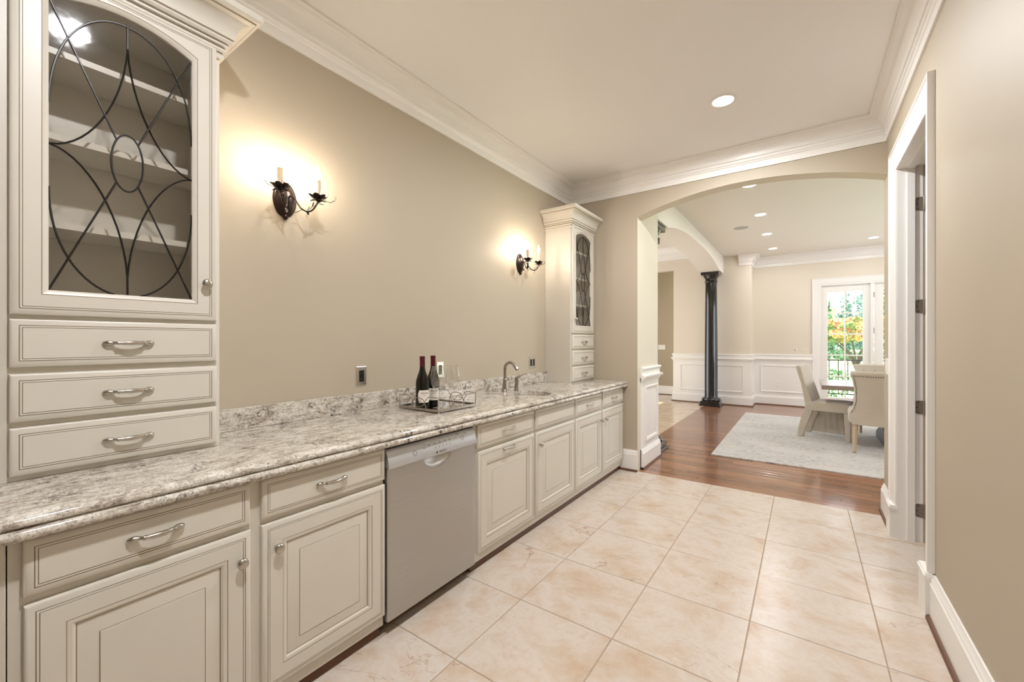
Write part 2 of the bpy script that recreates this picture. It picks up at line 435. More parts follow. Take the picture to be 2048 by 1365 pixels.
# ---- beam on two columns, arched underneath
BX0, BX1 = -1.80, -1.40
def beam_z(y):
    a, b = 5.40, 9.16
    if y <= a or y >= b: return 2.755
    t = abs(y-(a+b)/2)/((b-a)/2)
    return 2.758 + .160*(1 - t**2.7)
ysb = [SY1] + [5.40 + (9.16-5.40)*k/48 for k in range(0, 49)] + [PY]
L = [[(BX0, yy, beam_z(yy)), (BX1, yy, beam_z(yy)), (BX1, yy, ZH), (BX0, yy, ZH)] for yy in ysb]
struct(MB().loops(L, 0, True, True, True), 'trim_1', 'ceiling_white', smooth=25)
# ---- crown mouldings
def crown(zc, drop, proj):
    p = [(0, 1), (.10, 1), (.10, .74), (.16, .715), (.19, .66), (.26, .64), (.26, .53), (.33, .515), (.35, .47)]
    p += [(.35 + .50*(1-math.cos(a*PI/2/6)), .45 - .31*math.sin(a*PI/2/6)) for a in range(7)]
    p += [(.87, .12), (.92, .09), (1, .07), (1, 0), (0, 0)]
    return [(o*proj, zc - d*drop) for o, d in p]
struct(MB().sweep([(XL, YB), (XL, YA), (XR, YA), (XR, YB)], crown(ZC, .198, .115)), 'trim_2', 'trim_white')
struct(MB().sweep([(-1.12, PY), (PX1, PY), (PX1, BY), (3.45, BY)], crown(ZD, .21, .14)), 'trim_3', 'trim_white')
struct(MB().sweep([(-4.55, PY), (-1.80, PY)], crown(ZH, .27, .16)), 'trim_4', 'trim_white')
# ---- baseboards with brown shoe
def base_prof(h, t=.022):
    return [(0, 0), (t, 0), (t, h*.80), (t*.72, h*.84), (t*.80, h*.88), (t*.45, h*.94), (t*.35, h), (0, h)]
SHOE = [(0, 0), (.036, 0), (.035, .010), (.031, .017), (.022, .021), (0, .021)]
def baseboard(name, path, h, side=-1, shoe=True):
    b = struct(MB().sweep(path, base_prof(h), side), name, 'trim_white')
    if shoe: MB().sweep(path, SHOE, side).build('shoe_moulding', 'wood_shoe', b, label='dark stained wooden shoe moulding')
    return b
BH = .215
baseboard('baseboard_right', [(XR, D0-.137), (XR, YB)], BH)
baseboard('baseboard_right_far', [(XR, YA+TA-.01), (XR, D1+.15)], BH)
baseboard('baseboard_arch', [(-1.58, YA), (AX0, YA)], BH)
baseboard('baseboard_hall', [(-4.55, 10.66), (PX0, 10.66)], .22)
# ---- wainscot: white dado with caps, panel frames
RAIL = [(0, .905), (.012, .905), (.014, .918), (.022, .922), (.024, .938), (.040, .944), (.046, .958), (.046, .968), (.022, .974), (.014, .982), (.014, 1.022), (.024, 1.030), (.030, 1.044), (.026, 1.056), (.012, 1.062), (0, 1.062)]
def wainscot(name, path, panels, side=-1):
    w = struct(MB().sweep(path, [(0, 0), (.008, 0), (.008, .95), (0, .95)], side), name, 'trim_white')
    MB().sweep(path, [(o+.006 if o else 0, z) for o, z in base_prof(.20)], side).build('base_moulding', 'trim_white', w)
    MB().sweep(path, [(o + (.006 if o else 0), z) for o, z in SHOE], side).build('shoe_moulding', 'wood_shoe', w)
    MB().sweep(path, [(o+.004 if o else 0, z) for o, z in RAIL], side).build('chair_rail', 'trim_white', w)
    for F, wd_, ht in panels:
        O, ea, eb, en = [Vector(q) for q in F]
        pr = [(0, .0), (0, .012), (.006, .016), (.012, .013), (.020, .011), (.026, .006), (.030, .004), (.030, 0)]
        L = [[O + ea*a + eb*b + en*d for a, b in ((i, i), (wd_-i, i), (wd_-i, ht-i), (i, ht-i))] for i, d in pr]
        MB().loops(L, 0).build('panel_moulding', 'trim_white', w)
    return w
e_x, e_y, e_z = (1, 0, 0), (0, 1, 0), (0, 0, 1)
wainscot('trim_5', [(PX0, BY+.1), (PX0, PY), (PX1, PY), (PX1, BY), (.128, BY)],
         [((PX0+.14, PY-.008, .27), e_x, e_z, (0, -1, 0)) and (((PX0+.14, PY-.008, .27), e_x, e_z, (0, -1, 0)), 1.24, .56),
          (((PX1+.008, PY+.10, .27), e_y, e_z, (1, 0, 0)), .34, .56),
          (((PX1+.13, BY-.008, .27), e_x, e_z, (0, -1, 0)), .80, .56)])
wainscot('trim_6', [(AX0, YA+.09), (AX0, SY1), (-1.80, SY1)], [(((AX0+.008, YA+.23, .27), e_y, e_z, (1, 0, 0)), .41, .58)], side=-1)
# ---- doorway in the right wall: casing, jambs, plinth blocks, open leaf with hinges
def casing_prof(w, t=.022):   # (across, out)
    return [(0, 0), (0, t*1.25), (w*.10, t*1.3), (w*.14, t), (w*.30, t*.95), (w*.36, t*.8), (w*.72, t*.75), (w*.78, t*.6), (w*.94, t*.5), (w, t*.3), (w, 0)]
def casing(name, wall, y0, y1, z1, w, axis, out, mats='trim_white'):
    # y0,y1: inner edges; boards run outside the opening; axis 'y' (wall faces -x) or 'x' (wall faces -y)
    c = MB(); pr = casing_prof(w)
    def pt(a, d, z): return (wall - d*out, a, z) if axis == 'y' else (a, wall - d*out, z)
    L = []
    for a, z, sa, sz in ((y0, 0, -1, 0), (y0, z1, -1, 1), (y1, z1, 1, 1), (y1, 0, 1, 0)):
        L.append([pt(a + sa*(w-q), d, z + sz*(w-q)) for q, d in pr])
    c.loops(L, 0, True, True, True)
    return struct(c, name, mats)
casing('trim_7', XR, D0, D1, DZ, .137, 'y', 1)
pl = MB()
for a0, a1 in ((D0-.147, D0+.002), (D1-.002, D1+.158)): pl.box(XR-.036, XR, a0, a1, 0, .215); pl.box(XR-.041, XR, a0-.004, a1+.004, .185, .205)
struct(pl, 'trim_8', 'trim_white')
jb = MB()
jb.box(XR, .638, D1-.002, D1+.02, 0, DZ); jb.box(XR, .66, D0-.02, D0+.002, 0, DZ); jb.box(XR, .66, D0, D1, DZ-.002, DZ+.02)
jb.box(.560, .598, D1-.014, D1, 0, DZ); jb.box(.560, .598, D0, D0+.014, 0, DZ); jb.box(.560, .598, D0, D1, DZ-.014, DZ)
struct(jb, 'trim_9', 'trim_white')
struct(MB().box(.66, 1.75, D0-.6, D1+1.0, -.05, -.002), 'floor_side_room', 'floor_tile')
sr = MB(); sr.box(1.75, 1.85, D0-.6, YA, 0, ZC); sr.box(.66, 1.75, D0-.7, D0-.6, 0, ZC)
struct(sr, 'wall_side_room', 'wall_taupe')
struct(MB().box(.66, 1.85, D0-.7, YA, ZC, ZC+.1), 'ceiling_side_room', 'ceiling_paint')
dl = struct(MB().panel(((.668, D1+.066, .012), (1, 0, 0), (0, 0, 1), (0, -1, 0)), .84, DZ-.02, [(0, -.006), (0, .030), (.003, .033), (.11, .033), (.125, .022), (.14, .022), (.17, .028)]), 'door_1', 'door_paint')
HX0 = .599
for z in (2.245, 1.565, .895, .21):
    h = MB()
    R_ = .014
    out = arc(HX0+R_, z-.045+R_, R_, PI, 1.5*PI, 4) + [(.638, z-.045), (.638, z+.045)] + arc(HX0+R_, z+.045-R_, R_, PI/2, PI, 4)
    h.loops([[(x, D1-.002, zz) for x, zz in out], [(x, D1-.005, zz) for x, zz in out]], 0, True, True, True)
    h.lathe([(.006, -.047), (.0065, -.045), (.0065, .045), (.006, .047)], (.644, D1-.006, z), 10)
    for dx, dz in ((.018, .033), (.010, 0), (.018, -.033)): h.lathe([(.0036, -.0062), (.0036, -.0048)], (HX0+dx*.9, D1, z+dz), 8, 1, 'Y')
    h.build('hinge', ['hinge_metal', 'steel_dark'], dl, label='brushed metal hinge with rounded corners')
# ---- French doors in the far dining wall
casing('trim_10', BY, FX0, FX1, FZ, .115, 'x', 1)
fj = MB(); t_ = .03
fj.box(FX0, FX0+t_, BY, BY+.15, 0, FZ); fj.box(FX1-t_, FX1, BY, BY+.15, 0, FZ); fj.box(FX0+t_, FX1-t_, BY, BY+.15, FZ-t_, FZ); fj.box(FX0+t_, FX1-t_, BY, BY+.16, -.01, .02)
fj.box(1.005, 1.05, BY+.01, BY+.12, .02, FZ-t_); fj.box(1.865, 1.91, BY+.01, BY+.12, .02, FZ-t_)
struct(fj, 'trim_11', 'trim_white')
def glazed(name, x0, x1, gx0, gx1, gz0=.233, gz1=2.295, rows=5):
    z0, z1 = .02, FZ-t_; ya, yb = BY+.045, BY+.09
    f = MB(); f.box(x0, gx0, ya, yb, z0, z1); f.box(gx1, x1, ya, yb, z0, z1); f.box(gx0, gx1, ya, yb, z0, gz0); f.box(gx0, gx1, ya, yb, gz1, z1)
    o = struct(f, name, 'trim_white', bevel=.004)
    mx = (gx0+gx1)/2
    MB().box(mx-.012, mx+.012, ya+.008, yb-.008, gz0, gz1).build('muntin', 'trim_white', o)
    for k in range(1, rows):
        z = gz0 + (gz1-gz0)*k/rows; MB().box(gx0, gx1, ya+.006, yb-.006, z-.012, z+.012).build('muntin', 'trim_white', o)
    for k in range(rows):
        for a, b in ((gx0, mx-.012), (mx+.012, gx1)):
            za = gz0 + (gz1-gz0)*k/rows + .012*(k > 0); zb = gz0 + (gz1-gz0)*(k+1)/rows - .012*(k < rows-1)
            MB().box(a, b, ya+.020, ya+.025, za, zb).build('pane', 'window_glass', o)
    return o
glazed('window_1', FX0+t_, 1.005, .366, .901)
d2 = glazed('door_2', 1.062, 1.853, 1.19, 1.725)
glazed('window_2', 1.91, FX1-t_, 2.01, 2.55)
for z in (2.21, 1.53, .86, .25): MB().lathe([(.008, -.05), (.008, .05)], (1.056, BY+.040, z), 8).build('hinge', 'hinge_metal', d2)

# ================================================================== BUILT-IN CABINETS
CAB = ['cabinet_paint', 'glaze']
EDGE = [(0, 0), (0, .012), (.0015, .0155), (.006, .0182), (.0180, .020), (.0184, .0188, 1), (.0200, .0188, 1), (.0204, .020, 0), (.0243, .020), (.0247, .0189, 1), (.0259, .0189, 1), (.0263, .020, 0)]
RAISED = EDGE + [(.070, .020), (.0704, .0188, 1), (.0718, .0188, 1), (.0730, .0192, 0), (.082, .0172), (.088, .0125), (.0890, .0112, 1), (.0908, .0108, 1), (.0920, .0104, 0), (.131, .0165), (.1314, .0155, 1), (.1328, .0155, 1), (.1334, .0178, 0)]
# pull: bowed bar with teardrop ends (shared mesh)
def pull_mesh():
    b = MB(); pts = []; rr = []
    ctl = [(-.066, .0040, .0015), (-.063, .0058, .0040), (-.056, .0080, .0062), (-.048, .0098, .0066), (-.041, .0125, .0046), (-.036, .0170, .0038), (-.0325, .0200, .0040), (-.031, .0212, .0056), (-.028, .0222, .0056), (-.0265, .0228, .0046), (-.014, .0258, .0056), (0, .0268, .0060)]
    ctl = ctl + [(-a, o, r) for a, o, r in reversed(ctl[:-1])]
    b.tube([(o, a, 0) for a, o, r in ctl], [r*1.3 for a, o, r in ctl], 12)
    for s in (-1, 1): b.lathe([(.0042, -.002), (.0040, .016)], (0, s*.048, 0), 8, 0, 'X')
    o = b.build('pull', 'nickel'); me = o.data; bpy.data.objects.remove(o); return me
def knob_mesh():
    b = MB().lathe([(.007, -.001), (.0075, .002), (.0052, .006), (.0050, .012), (.0085, .0145), (.0135, .0180), (.0165, .0225), (.0160, .0270), (.0120, .0305), (.0055, .0322), (.0005, .0325)], (0, 0, 0), 20, 0, 'X')
    b.v = [(x, y*1.02, z*1.10) for x, y, z in b.v]
    o = b.build('knob', 'nickel', smooth=50); me = o.data; bpy.data.objects.remove(o); return me
PULL, KNOB = pull_mesh(), knob_mesh()
def front(parent, name, xf, y0, y1, z0, z1, prof, pull=None, knob=None):
    p = MB().panel(((xf, y0, z0), e_y, e_z, e_x), y1-y0, z1-z0, prof).build(name, CAB, parent, smooth=25)
    if pull: inst(PULL, 'pull', p, (xf+.0195, pull[0], pull[1]))
    if knob: inst(KNOB, 'knob', p, (xf+.0195, knob[0], knob[1]))
    return p
XF = -1.555                                                       # face-frame plane of the base units
DRZ, DOZ = (.713, .852), (.105, .692)
def base_unit(name, label, y0, y1, stiles, drawers, doors, lside=False):
    t = thing(name, label, 'cabinet', (-1.86, (y0+y1)/2, 0))
    c = MB(); c.box(XL+.004, XF-.02, y0+.002, y0+.02, .055, .858); c.box(XL+.004, XF-.02, y1-.02, y1-.002, .055, .858); c.box(XL+.004, -1.595, y0+.002, y0+.02, .858, .8885); c.box(XL+.004, -1.595, y1-.02, y1-.002, .858, .8885)
    c.box(XL+.004, XF-.02, y0+.02, y1-.02, .055, .075); c.box(XL+.004, XL+.012, y0+.02, y1-.02, .075, .858)
    c.build('carcass', 'cabinet_paint', t)
    f = MB()
    for a, b in stiles: f.box(XF-.02, XF, a, b, .055, .858)
    for a, b in ((.055, .110), (.688, .717), (.846, .858)): f.box(XF-.0195, XF-.0003, y0+.001, y1-.001, a, b)
    f.build('face_frame', 'cabinet_paint', t)
    k = MB().box(-1.625, -1.610, y0+.001, y1-.001, 0, .055).build('toe_kick', 'cabinet_paint', t)
    MB().sweep([(-1.610, y0+.001), (-1.610, y1-.001)], [(0, 0), (.03, 0), (.029, .012), (.022, .026), (.012, .034), (0, .036)], -1).build('shoe_moulding', 'wood_shoe', k)
    for a, b, pl_ in drawers: front(t, 'drawer_front', XF, a, b, *DRZ, EDGE, pull=((a+b)/2, .782) if pl_ else None)
    for a, b, kind, pos in doors: front(t, 'door', XF, a, b, *DOZ, RAISED, **{kind: pos} if kind else {})
    return t
base_unit('base_cabinet', 'cream glazed double base cabinet with two drawers, between filler panel and dishwasher', .118, 1.198, [(.118, .160), (.630, .692), (1.180, 1.198)],
          [(.140, .643, 1), (.679, 1.196, 1)], [(.142, .645, 'knob', (.610, .600)), (.679, 1.197, 'knob', (.727, .603))])
base_unit('base_cabinet', 'cream glazed base cabinet with pulls on both drawer and door, right beside dishwasher', 1.819, 2.462, [(1.819, 1.860), (2.430, 2.462)],
          [(1.843, 2.448, 1)], [(1.845, 2.451, 'pull', (2.148, .664))])
base_unit('base_cabinet', 'cream glazed base cabinet below the sink with plain drawer front and one knob', 2.462, 3.082, [(2.462, 2.49), (3.06, 3.082)],
          [(2.474, 3.076, 0)], [(2.476, 3.079, 'knob', (2.518, .603))])
base_unit('base_cabinet', 'cream glazed double base cabinet next to the baseboard of the arch wall', 3.082, 4.208, [(3.082, 3.11), (3.61, 3.67), (4.17, 4.208)],
          [(3.091, 3.628, 1), (3.655, 4.182, 1)], [(3.092, 3.632, 'knob', (3.592, .605)), (3.655, 4.184, 'knob', (3.696, .605))])
fp = thing('filler_panel', 'plain cream cabinet filler panel at the near end of the base cabinets', 'cabinet', (-1.86, -.1, 0))
MB().box(XL+.004, XF-.001, -.42, .116, 0, .858).build('panel', 'cabinet_paint', fp, bevel=.002)

# ---- countertop with sink cut-out and laminated double edge
CT, CB = .920, .860
SKX, SKY, SKR = -1.764, 2.780, .152
edge = [(-1.590, CB+.029), (-1.585, CB), (-1.514, CB)] + arc(-1.5155, CB+.0145, .0145, -PI/2, PI/2, 7)[1:] + [(-1.519, CB+.0305), (-1.5165, CB+.034)] + arc(-1.522, CB+.042, .0145, -.55, PI/2-.25, 6) + [(-1.530, CT)]
cb = MB(); CY0, CY1 = -.42, YA-.004
def strip(y0, y1):
    L = [[(XL+.002, y, CT)] + [(x, y, z) for x, z in reversed(edge)] + [(XL+.002, y, CB)] for y in (y0, y1)]
    return L
n_e = len(edge)
# side, bottom and front skin along the whole run (top face left out around the sink)
full = [[(x, y, z) for x, z in reversed(edge)] + [(XL+.002, y, CB+.029), (XL+.002, y, CT)] for y in (CY0, CY1)]
b0 = len(cb.v); nn = len(full[0]); cb.v += full[0] + full[1]
for i in range(nn-1): cb.f.append((b0+i, b0+i+1, b0+nn+i+1, b0+nn+i)); cb.m.append(0)
cb.f.append(tuple(range(b0, b0+nn))); cb.m.append(0); cb.f.append(tuple(reversed(range(b0+nn, b0+2*nn)))); cb.m.append(0)
xa, xb_ = XL+.002, -1.530; ya_, yb_ = 2.46, 3.10
for y0, y1 in ((CY0, ya_), (yb_, CY1)): cb.add([(xa, y0, CT), (xb_, y0, CT), (xb_, y1, CT), (xa, y1, CT)], [(0, 1, 2, 3)])
NS = 48; ring = []; rect = []
angs = sorted([2*PI*k/NS for k in range(NS)] + [math.atan2(yy-SKY, xx-SKX) % (2*PI) for xx in (xa, xb_) for yy in (ya_, yb_)])
for a in angs:
    c, s = math.cos(a), math.sin(a); ring.append((SKX+SKR*c, SKY+SKR*s, CT))
    ts = [((xb_ if c > 0 else xa)-SKX)/c if abs(c) > 1e-9 else 1e9, ((yb_ if s > 0 else ya_)-SKY)/s if abs(s) > 1e-9 else 1e9]; t = min(ts)
    rect.append((SKX+t*c, SKY+t*s, CT))
cb.loops([rect, ring, [(x, y, CT-.03) for x, y, z in ring]], 0)
cb.build('countertop', 'granite', smooth=30, label='long polished speckled granite countertop with rounded double edge on the base cabinets', cat='countertop')
MB().box(XL+.001, XL+.021, .683, 3.669, CT+.0005, 1.024).build('backsplash', 'granite', bevel=.002, label='low speckled granite backsplash strip standing on the countertop against the wall', cat='backsplash')
# ---- sink and faucet
sk = thing('bar_sink', 'small round undermount steel sink basin set into the granite countertop', 'sink', (SKX, SKY, CT-.2))
MB().lathe([(.178, CT-.031), (.150, CT-.031), (.149, CT-.05), (.143, CT-.12), (.125, CT-.165), (.09, CT-.182), (.03, CT-.186), (.001, CT-.187), (.03, CT-.190), (.10, CT-.188), (.135, CT-.170), (.153, CT-.12), (.157, CT-.045), (.178, CT-.036)], (SKX, SKY, 0), 40, cap=False).build('basin', 'steel', sk, smooth=50)
MB().lathe([(.036, CT-.1845), (.036, CT-.1815), (.028, CT-.180), (.026, CT-.182), (.012, CT-.182)], (SKX, SKY, 0), 20).build('drain', 'chrome', sk)
fa = thing('faucet', 'brushed nickel gooseneck bar faucet with separate lever handle behind the sink', 'faucet', (-2.0, 2.80, CT))
fx, fy = -2.012, 2.757
b = MB().lathe([(.030, CT), (.030, CT+.006), (.026, CT+.012), (.024, CT+.03), (.0185, CT+.075), (.0165, CT+.098), (.0175, CT+.102), (.0150, CT+.106)], (fx, fy, 0), 24)
b.build('spout_base', 'nickel_warm', fa)
pts = [(fx, fy, CT+.10), (fx, fy, CT+.15), (fx, fy, CT+.185)] + [(fx+.052-.052*math.cos(a), fy, CT+.188+.052*math.sin(a)) for a in [PI*k/12*.80 for k in range(1, 13)]]
b = MB().tube(pts, .0125, 14); b.build('spout', 'nickel_warm', fa, smooth=50)
p0, p1 = Vector(pts[-1]), Vector(pts[-1]) + (Vector(pts[-1])-Vector(pts[-2])).normalized()*.045
d_ = p1-p0
MB().tube([p0-d_*.1, p0, p0+d_*.25, p0+d_*.3, p0+d_*.8, p1], [.013, .0145, .0155, .0135, .0165, .0150], 14).build('spray_tip', 'nickel_warm', fa, smooth=50)
hx, hy = -1.966, 2.862
MB().lathe([(.026, CT), (.026, CT+.006), (.022, CT+.014), (.0195, CT+.045), (.0175, CT+.075), (.0185, CT+.078), (.0185, CT+.090), (.017, CT+.105), (.010, CT+.112)], (hx, hy, 0), 20).build('handle_base', 'nickel_warm', fa)
L = []; dl_ = Vector((.76, .65, 0)); sd_ = Vector((-.65, .76, 0))
for q, zz, w_, t2 in ((-.020, .100, .006, .005), (-.010, .106, .015, .008), (.010, .114, .019, .009), (.035, .124, .021, .007), (.060, .134, .019, .005), (.078, .140, .012, .004), (.086, .142, .003, .002)):
    c = Vector((hx, hy, CT+zz)) + dl_*q; L.append([c + sd_*(w_*math.cos(a)) + Vector((-.25*t2*math.sin(a), -.2*t2*math.sin(a), t2*math.sin(a))) for a in [2*PI*k/14 for k in range(14)]])
lv = MB().loops(L, 0, True, True, True)
lv.build('lever', 'nickel_warm', fa, smooth=60)

# ---- dishwasher
dw = thing('dishwasher', 'stainless steel dishwasher with silver control panel under the granite countertop', 'dishwasher', (-1.8, 1.508, 0))
DY0, DY1 = 1.206, 1.812
MB().box(XL+.03, -1.562, DY0, DY1, .10, .852).build('tub_body', 'steel_dark', dw)
MB().box(-1.66, -1.64, DY0, DY1, 0, .10).build('toe_panel', 'steel_dark', dw)
# steel door with a finger scoop pressed in at the top
g_ = MB(); NY, NZ = 60, 46; Z0, Z1 = .068, .762; rows_ = []
for j in range(NZ+1):
    z = Z0 + (Z1-Z0)*(1-(1-j/NZ)**1.9)
    r_ = []
    for i in range(NY+1):
        y_ = DY0 + (DY1-DY0)*i/NY
        q = ((y_-1.515)/.095)**2 + ((Z1-z)/.058)**2
        dep = .026*(1-q)**.8 if q < 1 else 0
        ed = min(i, NY-i); rnd_ = .004 if ed == 0 else 0
        r_.append((-1.532 - dep - rnd_, y_, z))
    rows_.append(r_)
g_.loops(rows_, 0, False)
bk = [[(-1.561, rows_[j][i][1], rows_[j][i][2]) for (j, i) in ((0, 0), (0, NY), (NZ, NY), (NZ, 0))]]
g_.add(bk[0], [(0, 1, 2, 3)])
g_.box(-1.561, -1.5362, DY0, DY0+.0005, Z0, Z1); g_.box(-1.561, -1.5362, DY1-.0005, DY1, Z0, Z1); g_.box(-1.561, -1.533, DY0, DY1, Z0, Z0+.0005)
g_.build('door_panel', 'steel', dw, smooth=40, recalc=False)
cp = [(-1.561, .841), (-1.549, .8415), (-1.545, .838), (-1.535, .816), (-1.526, .790), (-1.520, .764), (-1.521, .759), (-1.530, .757), (-1.561, .757)]
cpo = MB().loops([[(x, y_, z) for x, z in cp] for y_ in (DY0, DY1)], 0, True, True, True).build('control_panel', 'panel_silver', dw, smooth=40)
def on_panel(y_, z): # point on the sloped control panel
    for (xa_, za_), (xb2, zb2) in zip(cp[2:5], cp[3:6]):
        if zb2 <= z <= za_: return xa_ + (xb2-xa_)*(za_-z)/(za_-zb2)
    return -1.526
for k, y_ in enumerate([1.46, 1.497, 1.534, 1.571, 1.606]): inst(MB().lathe([(.0032, -.002), (.0030, .0012)], (0, 0, 0), 8, 0, 'X').build('x', 'button_grey').data, 'button', cpo, (on_panel(y_, .815), y_, .815))
for k, y_ in enumerate([1.497, 1.524, 1.551, 1.577, 1.603]): inst(MB().lathe([(.0028, -.002), (.0026, .0012)], (0, 0, 0), 8, 0, 'X').build('x', 'button_grey').data, 'button', cpo, (on_panel(y_, .795), y_, .795))
for y_, z, nm in ((1.362, .797, 'power_button'), (1.702, .808, 'start_button')):
    MB().tube([(on_panel(y_, z+.0115*math.sin(a)) + .0006, y_+.0115*math.cos(a), z+.0115*math.sin(a)) for a in [2*PI*k/20 for k in range(20)]], .0009, 5, 0, True).build(nm, 'button_grey', cpo)
for y_, z, w_ in ((1.430, .823, .006), (1.425, .806, .014), (1.672, .830, .020), (1.655, .818, .008), (1.732, .825, .018)):
    MB().box(on_panel(y_, z)-.002, on_panel(y_, z)+.0006, y_-w_/2, y_+w_/2, z-.0012, z+.0012).build('panel_print', 'button_grey', cpo)
tv, tf = text_geo('BOSCH', .017)
for a in [o for o in bpy.data.objects if o.name.startswith('x') and o.parent is None and o.type == 'MESH']: bpy.data.objects.remove(a)
zt = .7715
lg = MB(); lg.add([(on_panel(0, zt+v[1])+.0007, 1.545+v[0]*.9, zt+v[1]*.8) for v in tv], tf)
for k in (0,):
    lg.tube([(on_panel(0, zt+.0055*math.sin(a))+.0008, 1.503+.0055*math.cos(a), zt+.0055*math.sin(a)) for a in [2*PI*k/16 for k in range(16)]], .0007, 4, 0, True)
    lg.box(on_panel(0, zt)-.001, on_panel(0, zt)+.0012, 1.4995, 1.5005, zt-.004, zt+.004); lg.box(on_panel(0, zt)-.001, on_panel(0, zt)+.0012, 1.5055, 1.5065, zt-.004, zt+.004)
    lg.box(on_panel(0, zt)-.001, on_panel(0, zt)+.0012, 1.4995, 1.5065, zt-.0008, zt+.0008)
lg.build('brand_lettering', 'logo_black', cpo, smooth=0, recalc=False)

# ---- tall glass-front cabinets on the counter
def tower(label, xf, y0, y1, d0, d1, knob_right):
    t = thing('glass_cabinet', label, 'cabinet', ((XL+xf)/2, (y0+y1)/2, CT))
    xw = XL+.002; zt_, zb_ = 2.47, CT+.0008
    dz0, dz1 = 1.413, 2.486
    gy0, gy1, gz0, gzs, gza = d0+.078, d1-.080, 1.491, 2.388, 2.436
    c = MB()
    c.box(xw, xf-.02, y0, y0+.018, zb_, zt_); c.box(xw, xf-.02, y1-.018, y1, zb_, zt_); c.box(xw, xw+.008, y0+.018, y1-.018, zb_, zt_)
    c.box(xw+.008, xf-.02, y0+.018, y1-.018, 1.405, 1.425); c.box(xw+.008, xf-.02, y0+.018, y1-.018, zt_-.02, zt_); c.box(xw+.008, xf-.02, y0+.018, y1-.018, zb_, zb_+.018)
    c.build('carcass', 'cabinet_paint', t)
    f = MB()
    f.box(xf-.02, xf, y0, d0+.030, zb_, zt_); f.box(xf-.02, xf, d1-.03, y1, zb_, zt_)
    for a, b in ((zb_, .945), (1.072, 1.103), (1.230, 1.264), (1.392, 1.425), (2.455, zt_)): f.box(xf-.0195, xf-.0003, y0+.001, y1-.001, a, b)
    f.build('face_frame', 'cabinet_paint', t)
    for z in (1.705, 1.985, 2.255): MB().box(xw+.010, xf-.045, y0+.0185, y1-.0185, z-.01, z+.01).build('shelf', 'cabinet_paint', t)
    yc = (d0+d1)/2
    for a, b in ((.938, 1.079), (1.096, 1.237), (1.257, 1.400)): front(t, 'drawer_front', xf, d0, d1, a, b, EDGE, pull=(yc, (a+b)/2))
    # arched glazed door
    NAr = 16
    def inner(o):
        a, b, hh = gy0-o, gy1+o, gza-gzs; w2 = (b-a)/2; R = (w2*w2 + hh*hh)/(2*hh); zc = gza+o-R
        return [(a, gz0-o), (b, gz0-o)] + [(b-(b-a)*k/NAr, zc+math.sqrt(R*R-(w2-(b-a)*k/NAr)**2)) for k in range(NAr+1)]
    def outer(i):
        a, b = d0+i, d1-i
        return [(a, dz0+i), (b, dz0+i)] + [(b-(b-a)*k/NAr, dz1-i) for k in range(NAr+1)]
    rings = [(outer(i), d, (r[0] if r else 0)) for i, d, *r in EDGE]
    rings += [(inner(.016), .020, 0), (inner(.0156), .0188, 1), (inner(.0142), .0188, 1), (inner(.0136), .0195, 0), (inner(.005), .016, 0), (inner(0), .011, 0), (inner(0), 0, 0)]
    dm = MB(); dm.loops([[(xf+d, a, b) for a, b in lp] for lp, d, m_ in rings] + [[(xf, a, b) for a, b in outer(0)]], 0, True, False, False, [m_ for lp, d, m_ in rings[1:]] + [0])
    dr = dm.build('door', CAB, t, smooth=25)
    pane = inner(.004)
    MB().loops([[(xf+.004, a, b) for a, b in pane], [(xf+.007, a, b) for a, b in pane]], 0, True, True, True).build('glass_pane', 'cabinet_glass', dr, smooth=0)
    # leaded tracery
    hw_, hh_, zc_ = (gy1-gy0)/2, .47, 1.955
    def P3(a, b): return (xf+.009, yc_ + a*hw_, zc_ + b*hh_)
    yc_ = (gy0+gy1)/2
    def bez(p, n=14):
        out = []
        for k in range(n+1):
            u = k/n; out.append(tuple(sum(cf*q[i] for cf, q in zip(((1-u)**3, 3*u*(1-u)**2, 3*u*u*(1-u), u**3), p)) for i in (0, 1)))
        return out
    def lead(pts, closed=False): MB().tube([P3(a, b) for a, b in pts], .0029, 6, 0, closed).build('lead_came', 'lead_came', dr, smooth=60)
    cb_ = -.03
    lead([(.225*math.cos(a), cb_ + .205*math.sin(a)) for a in [2*PI*k/28 for k in range(28)]], True)
    for s in (-1, 1):
        lead(bez([(s*1.0, cb_), (s*.55, cb_+.02), (s*.06, .36), (0, .80)])); lead(bez([(s*1.0, cb_), (s*.55, cb_-.02), (s*.06, -.42), (0, -.86)]))
        lead([(s*.98, .905), (s*.155, .125)]); lead([(s*1.0, -.985), (s*.155, -.185)])
    lead([(a, .24 + .72*math.sqrt(max(0, 1-(abs(a))**2.15))) for a in [-math.cos(PI*k/30) for k in range(31)]])
    lead([(0, .80), (0, .975)]); lead([(0, -.86), (0, -.985)])
    for s in (-1, 1): lead([(s*math.cos(u), -.31 - .69*math.sin(u)**.93) for u in [(PI/2-.18)*k/16 for k in range(17)]])
    ky = d1-.040 if knob_right else d0+.040
    inst(KNOB, 'knob', dr, (xf+.0195, ky, 1.553))
    # crown on top
    ck = [(0, 2.452), (.010, 2.452), (.010, 2.470), (.0085, 2.4715, 1), (.0085, 2.4735, 1), (.014, 2.475), (.018, 2.481), (.018, 2.487), (.014, 2.493), (.0125, 2.4945, 1), (.0125, 2.497, 1), (.022, 2.499), (.022, 2.507), (.0205, 2.5085, 1), (.0205, 2.5105, 1), (.028, 2.512), (.033, 2.520), (.033, 2.526), (.0315, 2.5275, 1), (.0315, 2.530, 1)]
    ck += [(.036 + .046*(1-math.cos(k*PI/2/8)), 2.532 + .072*math.sin(k*PI/2/8)) for k in range(9)] + [(.084, 2.6055, 1), (.084, 2.6080, 1), (.092, 2.6100), (.100, 2.6180), (.100, 2.6400), (0, 2.6400)]
